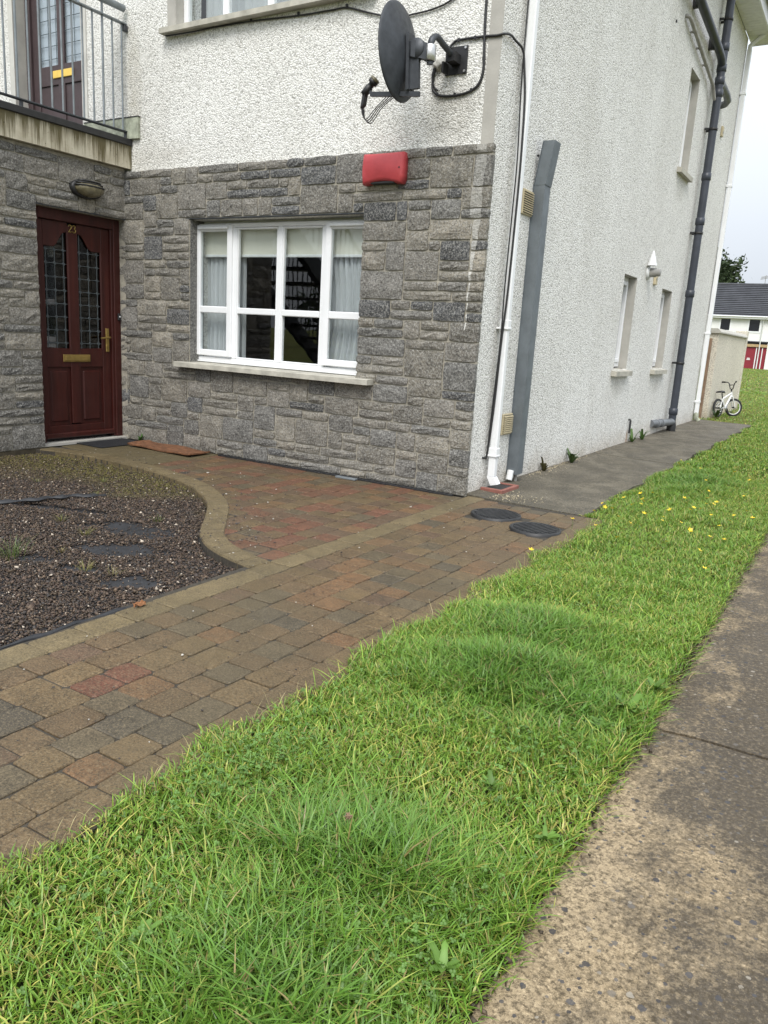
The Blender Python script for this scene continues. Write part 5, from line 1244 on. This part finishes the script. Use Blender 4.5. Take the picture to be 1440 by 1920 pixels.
# trees: tapered trunk with limbs, crown of leaf clumps
def tree(name, base, H, R, label, seed, nclump=420, leaves=16, dark=(.030, .050, .022), light=(.070, .095, .040), group=None, size=1.0):
    r = np.random.default_rng(seed); t = thing(name, base, label, 'tree', group); B = Vector(base)
    mb = MB(); mb.tube([B, B + Vector((.1, 0, H * .25)), B + Vector((-.05, .1, H * .5)), B + Vector((0, 0, H * .85))], [R * .09, R * .07, R * .05, R * .015], 9)
    for k in range(9):
        a = r.uniform(0, 6.28); h = r.uniform(.28, .7) * H; e = Vector((math.cos(a) * R * .75, math.sin(a) * R * .75, h + H * .16)); mb.tube([B + Vector((0, 0, h)), B + e * .5 + Vector((0, 0, h * .5)), B + e], [R * .035, R * .022, R * .008], 6)
    mb.build('trunk', 'bark', t)
    lobes = [(r.uniform(-.55, .55) * R, r.uniform(-.55, .55) * R, H * r.uniform(.42, .84), R * r.uniform(.28, .5)) for _ in range(13)] + [(0, 0, H * .8, R * .42), (0, 0, H * .6, R * .55)]
    C = []
    for k in range(nclump):
        l = lobes[r.integers(len(lobes))]; d = r.normal(size=3); d /= np.linalg.norm(d); C.append((l[0] + d[0] * l[3] * r.uniform(.55, 1.08), l[1] + d[1] * l[3] * r.uniform(.55, 1.08), l[2] + d[2] * l[3] * .85 * r.uniform(.5, 1.08)))
    C = np.array(C); n = nclump * leaves; cc = np.repeat(C, leaves, 0) + r.normal(0, .22 * size, (n, 3)); a = r.normal(size=(n, 3)); a /= np.linalg.norm(a, axis=1)[:, None]; b = np.cross(a, r.normal(size=(n, 3))); b /= np.linalg.norm(b, axis=1)[:, None]
    s = r.uniform(.08, .19, (n, 1)) * size; V = np.stack([cc - a * s, cc + b * s * .5, cc + a * s, cc - b * s * .5], 1).reshape(-1, 3) + np.array(base)
    i = np.arange(n)[:, None] * 4; T = np.concatenate([i + np.array([[0, 1, 2]]), i + np.array([[0, 2, 3]])])
    mixf = np.repeat(np.clip(r.normal(.45, .3, (nclump, 1)), 0, 1), leaves, 0); colr = (np.array(dark) * (1 - mixf) + np.array(light) * mixf) * r.uniform(.75, 1.25, (n, 1))
    np_mesh('crown', V, T, 'treeleaf', np.repeat(colr, 4, 0), parent=t)
    return t
p = far(-9.75, 0); tree('broadleaf_tree', (p.x - 4.6, fy + 13, fz - .1), 13.6, 7.0, 'dark green tree rising behind the distant roof', 5, 1300, 22, size=1.7)
for k, (x, y, h, R_) in enumerate(((-40, -37, 5.0, 4.0), (-50, -40, 5.6, 4.5), (-58, -50, 6.0, 5.0), (-30, -42, 4.6, 3.6))):
    tree('broadleaf_tree', (x, y, -.1), h, R_, 'tree across the road reflected in the window glass', 30 + k, 160, 12, size=2.0, group='trees reflected in the window')
# outside stair to the balcony; the window glass mirrors it
es = thing('outside_staircase', (-4.4, -3.6, 0), 'dark metal outside staircase reflected in the ground floor window', 'staircase')
y0s, z0s, y1s, z1s = WY - .06, 2.78, -5.6, .0
for x in (-5.05, -3.86): MB().prism([(y0s, z0s), (y0s, z0s - .28), (y1s, z1s - .05), (y1s, z1s + .22)], 0, x - .03, x + .03).build('stringer', 'dark_steel', es)
for k in range(15):
    t = (k + .5) / 15; MB().box(-5.02, -3.89, y0s + (y1s - y0s) * t - .13, y0s + (y1s - y0s) * t + .13, z0s + (z1s - z0s) * t + .02, z0s + (z1s - z0s) * t + .06).build('tread', 'dark_steel', es)
for x in (-5.05, -3.86):
    MB().tube([(x, y0s, z0s + 1.0), (x, y1s, z1s + 1.12)], .025, 8).build('handrail', 'dark_steel', es)
    for k in range(32):
        t = (k + .5) / 32; yy = y0s + (y1s - y0s) * t; zz = z0s + (z1s - z0s) * t; MB().tube([(x, yy, zz + .15), (x, yy, zz + 1.05)], .010, 6).build('baluster', 'dark_steel', es)

# ================================================================ PLANTS
def blades(X, Y, Z, Hh, Wd, cols, lean_=.5, segs=3, ang=None):
    n = len(X); a = rng.uniform(0, 6.2832, n) if ang is None else ang; l = np.abs(rng.normal(lean_, .28, n)) * Hh; tw = a + rng.normal(1.57, .5, n)
    dx, dy, wx, wy = np.cos(a), np.sin(a), np.cos(tw), np.sin(tw); ts = [0, .38, .75][:segs - 0] if segs == 3 else [0, .55]
    rows = []
    for t in ts:
        wv = Wd * (1 - t * .55) * .5; zz = Z + Hh * (t - .28 * t * t * np.minimum(1, l / np.maximum(Hh, 1e-4))); ox = dx * l * t ** 1.8; oy = dy * l * t ** 1.8
        rows += [np.stack([X + ox - wx * wv, Y + oy - wy * wv, zz], -1), np.stack([X + ox + wx * wv, Y + oy + wy * wv, zz], -1)]
    zz = Z + Hh * (1 - .28 * np.minimum(1, l / np.maximum(Hh, 1e-4))); rows.append(np.stack([X + dx * l, Y + dy * l, zz], -1))
    k = len(rows); V = np.stack(rows, 1).reshape(-1, 3); b = np.arange(n)[:, None] * k; T = []
    for q in range(len(ts) - 1): o = 2 * q; T += [b + np.array([[o, o + 1, o + 3]]), b + np.array([[o, o + 3, o + 2]])]
    o = 2 * (len(ts) - 1); T.append(b + np.array([[o, o + 1, o + 2]]))
    c = np.repeat(cols[:, None, :], k, 1).copy()
    tt = np.array([t for t in ts for _ in (0, 1)] + [1.0]); c *= (.72 + .38 * tt)[None, :, None]  # shading put into the blade colour: darker root, lighter tip
    return V, np.concatenate(T), c.reshape(-1, 3)
LONG = [(1.62, -2.95, .42, .40), (1.66, -4.05, .36, .30), (1.30, 2.3, .35, 1.2), (1.85, -3.0, .25, .35), (1.5, -2.45, .3, .3), (1.75, -4.45, .25, .2)]
def lushness(x, y):
    f = np.zeros(len(x))
    for (a, b, ra, rb) in LONG: f = np.maximum(f, np.exp(-((x - a) / ra) ** 2 - ((y - b) / rb) ** 2))
    return np.clip(f + .25 * sm_noise(x * 3, y * 3, 8), 0, 1.2)
def grass_cols(x, y, f):
    n = len(x); yl = np.clip(.5 + .5 * sm_noise(x * 2.2, y * 2.2, 4), 0, 1)
    g0 = np.array((.110, .245, .026)); g1 = np.array((.260, .400, .050)); g2 = np.array((.46, .44, .105)); dk = np.array((.078, .178, .026))
    c = g0 + (g1 - g0) * rng.random((n, 1)); m = (rng.random(n) < .10 + .20 * yl * (1 - np.clip(f, 0, 1))); c[m] = g2 * rng.uniform(.75, 1.2, (m.sum(), 1))
    k = np.clip(f, 0, 1)[:, None] * .65; c = c * (1 - k) + dk * k * rng.uniform(.8, 1.5, (n, 1)); d = rng.random(n) < .035; c[d] = np.array((.33, .26, .10)) * rng.uniform(.7, 1.2, (d.sum(), 1))
    return c * rng.uniform(.8, 1.2, (n, 1))
def field(n, x0, x1, y0, y1, hmin, hmax, wmin, wmax, segs, dens=None):
    X = rng.uniform(x0, x1, n); Y = rng.uniform(y0, y1, n)
    el = np.where(Y < 0, 1.075 + .03 * np.sin(Y * 7) + .02 * np.sin(Y * 17 + 1), .94 + .035 * np.sin(Y * 5)); el = np.where(Y > 9.75, -20, el)
    er = np.where(Y < 12, 2.10 + sum(.016 / (1 + k_ * .10) * np.sin(Y * k_ + p_) for k_, p_ in JT) * .20 - .03 * np.clip(sm_noise(Y * 5, Y * 0, 21), 0, 1), 99)
    k = (X > el + rng.normal(0, .012, n)) & (X < er + rng.normal(0, .012, n)); X, Y = X[k], Y[k]
    f = lushness(X, Y); Hh = rng.uniform(hmin, hmax, len(X)) * (.75 + 1.35 * f) * (.85 + .45 * sm_noise(X * 9, Y * 9, 9)); Hh = np.clip(Hh, .01, .2)
    Wd = rng.uniform(wmin, wmax, len(X)) * (1 + .35 * f)
    return blades(X, Y, np.full(len(X), -.012), Hh, Wd, grass_cols(X, Y, f), .75, segs)
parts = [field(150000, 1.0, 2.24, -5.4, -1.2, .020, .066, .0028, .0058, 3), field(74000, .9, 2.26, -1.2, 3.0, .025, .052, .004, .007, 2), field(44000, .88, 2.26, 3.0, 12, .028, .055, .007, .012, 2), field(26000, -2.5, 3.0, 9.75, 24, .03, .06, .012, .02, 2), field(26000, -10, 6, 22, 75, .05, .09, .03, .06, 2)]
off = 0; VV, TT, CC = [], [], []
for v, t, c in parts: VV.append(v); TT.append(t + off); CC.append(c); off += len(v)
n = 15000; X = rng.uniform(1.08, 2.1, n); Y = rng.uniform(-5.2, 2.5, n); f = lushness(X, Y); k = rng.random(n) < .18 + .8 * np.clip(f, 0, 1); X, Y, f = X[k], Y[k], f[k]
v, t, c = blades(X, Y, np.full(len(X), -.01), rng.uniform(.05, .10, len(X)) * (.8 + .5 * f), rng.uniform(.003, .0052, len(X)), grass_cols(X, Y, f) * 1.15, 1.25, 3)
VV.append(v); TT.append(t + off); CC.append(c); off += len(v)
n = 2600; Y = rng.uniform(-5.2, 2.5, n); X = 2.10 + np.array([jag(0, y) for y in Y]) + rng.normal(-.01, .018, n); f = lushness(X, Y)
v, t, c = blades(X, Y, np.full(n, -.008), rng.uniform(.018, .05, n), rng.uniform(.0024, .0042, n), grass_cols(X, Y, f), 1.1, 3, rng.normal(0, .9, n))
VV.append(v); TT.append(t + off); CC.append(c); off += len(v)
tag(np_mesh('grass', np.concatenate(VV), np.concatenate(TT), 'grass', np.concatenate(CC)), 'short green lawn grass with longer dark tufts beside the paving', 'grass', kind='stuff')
# pale seed stalks along the paving edge and fallen over
n = 420; Y = rng.uniform(-4.7, 1.5, n); X = np.where(rng.random(n) < .55, 1.08 + np.abs(rng.normal(0, .03, n)), rng.uniform(1.1, 2.1, n)); v, t, c = blades(X, Y, np.full(n, -.01), rng.uniform(.05, .105, n), rng.uniform(.0018, .003, n), np.array((.42, .36, .17)) * rng.uniform(.7, 1.2, (n, 1)), .6, 3)
tag(np_mesh('seed_stalks', v, t, 'grass', c), 'thin straw coloured grass stalks along the paving edge', 'grass', kind='stuff')

def leaf_patch(name, pts, size, cols, hz, label, n_lobes=3, cat='clover'):
    V, T, C = [], [], []; off = 0
    for (x, y) in pts:
        h = rng.uniform(*hz); s = rng.uniform(.7, 1.25) * size; a0 = rng.uniform(0, 6.28); tx, ty = rng.normal(0, .25, 2); c = np.array(cols) * rng.uniform(.7, 1.3)
        for l in range(n_lobes):
            a = a0 + l * 6.283 / n_lobes; cx0, cy0 = x + math.cos(a) * s * .5, y + math.sin(a) * s * .5; ring = [(math.cos(q) * s * .48, math.sin(q) * s * .48) for q in np.linspace(0, 6.283, 7, endpoint=False)]
            vs_ = [(cx0, cy0, h + tx * (cx0 - x) + ty * (cy0 - y) - .002)] + [(cx0 + p[0], cy0 + p[1], h + tx * (cx0 + p[0] - x) + ty * (cy0 + p[1] - y) + .003) for p in ring]
            V += vs_; T += [(off, off + 1 + i, off + 1 + (i + 1) % 7) for i in range(7)]; C += [c * rng.uniform(.85, 1.15)] * 8; off += 8
    return tag(np_mesh(name, np.array(V), np.array(T), 'leaf', np.array(C)), label, cat, kind='stuff')
pts = np.concatenate([np.stack([rng.normal(mx_, sx_, k), rng.normal(my_, sy_, k)], 1) for (mx_, my_, sx_, sy_, k) in ((1.25, -3.95, .07, .16, 260), (1.95, -4.25, .10, .15, 170), (1.9, -3.4, .10, .15, 120), (1.5, -4.5, .15, .1, 120), (1.6, -2.0, .3, .6, 160), (1.35, -3.4, .15, .3, 120))])
pts = pts[(pts[:, 0] > 1.12) & (pts[:, 0] < 2.08)]
leaf_patch('clover', pts, .0072, (.120, .225, .045), (.028, .055), 'patches of small clover leaves among the lawn grass', 3)

def rosette(name, x, y, L, nl, label, cat='weed', group=None, cols=(.060, .130, .022), z=0., up_=.35, wd=.16):
    t = thing(name, (x, y, z), label, cat, group); V, T, C = [], [], []; off = 0
    for k in range(nl):
        a = k * 2.4 + rng.uniform(-.4, .4); l = L * rng.uniform(.6, 1.1); e = up_ * rng.uniform(.4, 1.4); w_ = l * wd * rng.uniform(.8, 1.2); c = np.array(cols) * rng.uniform(.7, 1.3); m = 5
        for i in range(m + 1):
            u = i / m; r_ = l * u; zz = z + l * e * math.sin(u * 2.0) ; ww = w_ * math.sin(min(1, u * 1.15 + .12) * math.pi) ** .8 * (1 + .25 * math.sin(i * 2.6)); px_, py_ = x + math.cos(a) * r_, y + math.sin(a) * r_
            V += [(px_ - math.sin(a) * ww, py_ + math.cos(a) * ww, zz + .12 * ww), (px_, py_, zz - .1 * ww), (px_ + math.sin(a) * ww, py_ - math.cos(a) * ww, zz + .12 * ww)]; C += [c, c * 1.15, c]
        for i in range(m):
            b = off + i * 3
            for q in (0, 1): T += [(b + q, b + q + 1, b + q + 4), (b + q, b + q + 4, b + q + 3)]
        off += (m + 1) * 3
    np_mesh('leaves', np.array(V), np.array(T), 'leaf', np.array(C), True, t); return t
D = [(2.03, -2.93, .13, 8, 'broad leaved dock growing over the road edge by the bay joint'), (2.06, -2.70, .11, 7, 'dock leaves spilling on to the road just past the joint'), (1.99, -3.12, .10, 7, 'dock plant at the grass edge just before the road joint'), (2.02, -4.25, .10, 8, 'broad leaved weed at the bottom edge of the lawn by the road'), (1.90, -4.42, .09, 7, 'broad leaved weed lowest in the lawn'), (1.31, -4.02, .055, 7, 'bright round leaved weed in the clover near the paving'), (1.84, -3.62, .07, 8, 'pale green dandelion rosette in the middle of the lawn'), (1.50, -4.52, .08, 6, 'upright plantain leaves in the nearest part of the lawn'), (2.04, -3.75, .07, 6, 'ragged weed on the bare soil at the road edge')]
for (x, y, l, k, lab) in D: rosette('dock_plant', x, y, l * .60, k + 3, lab, cols=(.105, .200, .030), up_=.45, wd=.17, z=.020)
for (x, y, l, k, lab, cl_) in ((.05, 1.62, .10, 14, 'straggly brown green weed at the wall foot beside the trunking', (.075, .070, .028)), (.07, 2.38, .11, 18, 'leafy green weed growing where the side wall meets the path', (.050, .085, .022)), (.05, 4.88, .13, 8, 'tall dandelion weed under the overflow pipe', (.070, .130, .028)), (.08, 5.28, .12, 8, 'dandelion weed by the wall below the second side window', (.065, .120, .03)), (-3.56, -.085, .055, 14, 'small green weed in the corner between mat and stone wall', (.045, .105, .02)), (.18, 10.62, .16, 12, 'green weed clump at the foot of the garden wall end', (.045, .080, .02))):
    rosette('wall_weed', x, y, l, k, lab, cols=cl_, up_=1.1, wd=.15)
# grass tufts in the chippings
TF = [(-1.05, -3.12, .12, 60, (.10, .15, .03), 'large bright grass tuft at the left edge of the chippings'), (-.60, -3.03, .06, 30, (.22, .20, .05), 'yellowing grass tuft beside the bare membrane'), (-1.50, -2.50, .05, 26, (.17, .17, .04), 'pale grass tuft just behind the bare membrane'), (-1.95, -1.90, .05, 26, (.18, .19, .05), 'yellow green tuft near the membrane ridge'), (-1.10, -2.10, .05, 24, (.12, .17, .03), 'green tuft in the chippings near the curved kerb'), (-1.15, -2.60, .045, 34, (.20, .19, .05), 'straw coloured tuft between the bare patches'), (-.45, -2.98, .05, 18, (.26, .22, .09), 'dry brown tuft with a seed stalk by the bare membrane'), (-.95, -2.90, .035, 22, (.22, .18, .06), 'tiny dry tuft left of the bare membrane'), (-2.3, -1.55, .04, 26, (.15, .16, .03), 'mossy tuft near the top of the gravel bed'), (-2.6, -1.9, .04, 24, (.16, .17, .04), 'low moss tuft at the far left of the gravel bed')]
for (x, y, h, n, c, lab) in TF:
    t = thing('grass_tuft', (x, y, -.03), lab, 'grass tuft', 'tufts growing in the chippings'); X = rng.normal(x, h * .3, n); Y = rng.normal(y, h * .3, n)
    v, tr_, cc = blades(X, Y, np.full(n, -.032), rng.uniform(.5, 1.1, n) * h, rng.uniform(.002, .0035, n), np.array(c) * rng.uniform(.7, 1.25, (n, 1)), .8, 3, np.arctan2(Y - y, X - x) + rng.normal(0, .4, n)); np_mesh('blades', v, tr_, 'grass', cc, parent=t)
sh = thing('dried_seed_head', (1.655, -4.04, 0), 'small brown dried flower head in the long grass', 'flower')
MB().tube([(1.655, -4.04, -.01), (1.66, -4.045, .085)], .0015, 5).build('stalk', 'wood', sh)
mb = MB()
for k in range(26):
    a_, e_ = rng.uniform(0, 6.28), rng.uniform(-.6, 1.2); d_ = Vector((math.cos(a_) * math.cos(e_), math.sin(a_) * math.cos(e_), math.sin(e_))); mb.tube([Vector((1.66, -4.045, .088)), Vector((1.66, -4.045, .088)) + d_ * rng.uniform(.007, .012)], [.0022, .001], 4)
mb.build('head', 'wood', sh)
# buttercups
bm_ = MB(); 
for k in range(5):
    a = k * 1.2566; bm_.add([(0, 0, 0), (math.cos(a - .5) * .008, math.sin(a - .5) * .008, .003), (math.cos(a) * .013, math.sin(a) * .013, .006), (math.cos(a + .5) * .008, math.sin(a + .5) * .008, .003)], [(0, 1, 2, 3)])
MT['butter'] = simple('buttercup yellow', (.80, .56, .02), .4, 0, .08, 30)
petal = bm_.mesh('petals', 'butter'); MT['stemg'] = simple('flower stem', (.09, .15, .03), .6)
stem_m = MB().tube([(0, 0, -.07), (.004, 0, -.03), (0, 0, 0)], .0012, 4).mesh('stem', 'stemg')
BF = [(rng.uniform(1.02, 2.05), y) for y in rng.normal(.25, .55, 34)] + [(rng.uniform(1.0, 2.0), rng.uniform(-1.5, 3.2)) for _ in range(14)] + [(1.05, -.1), (1.08, .05), (1.02, .2), (1.12, .1)]
for (x, y) in BF:
    t = thing('buttercup', (x, y, 0), 'small yellow buttercup flower in the lawn beyond the manhole covers', 'flower', 'buttercups in the lawn'); z = rng.uniform(.06, .095); s = rng.uniform(1.0, 1.6)
    for nm, me in (('petals', petal), ('stem', stem_m)):
        o = bpy.data.objects.new(nm, me); link(o, t); o.location = (x, y, z); o.scale = (s, s, s if nm == 'petals' else 1); o.rotation_euler = (rng.normal(0, .3), rng.normal(0, .3), rng.uniform(0, 6)) if nm == 'petals' else (0, 0, 0)
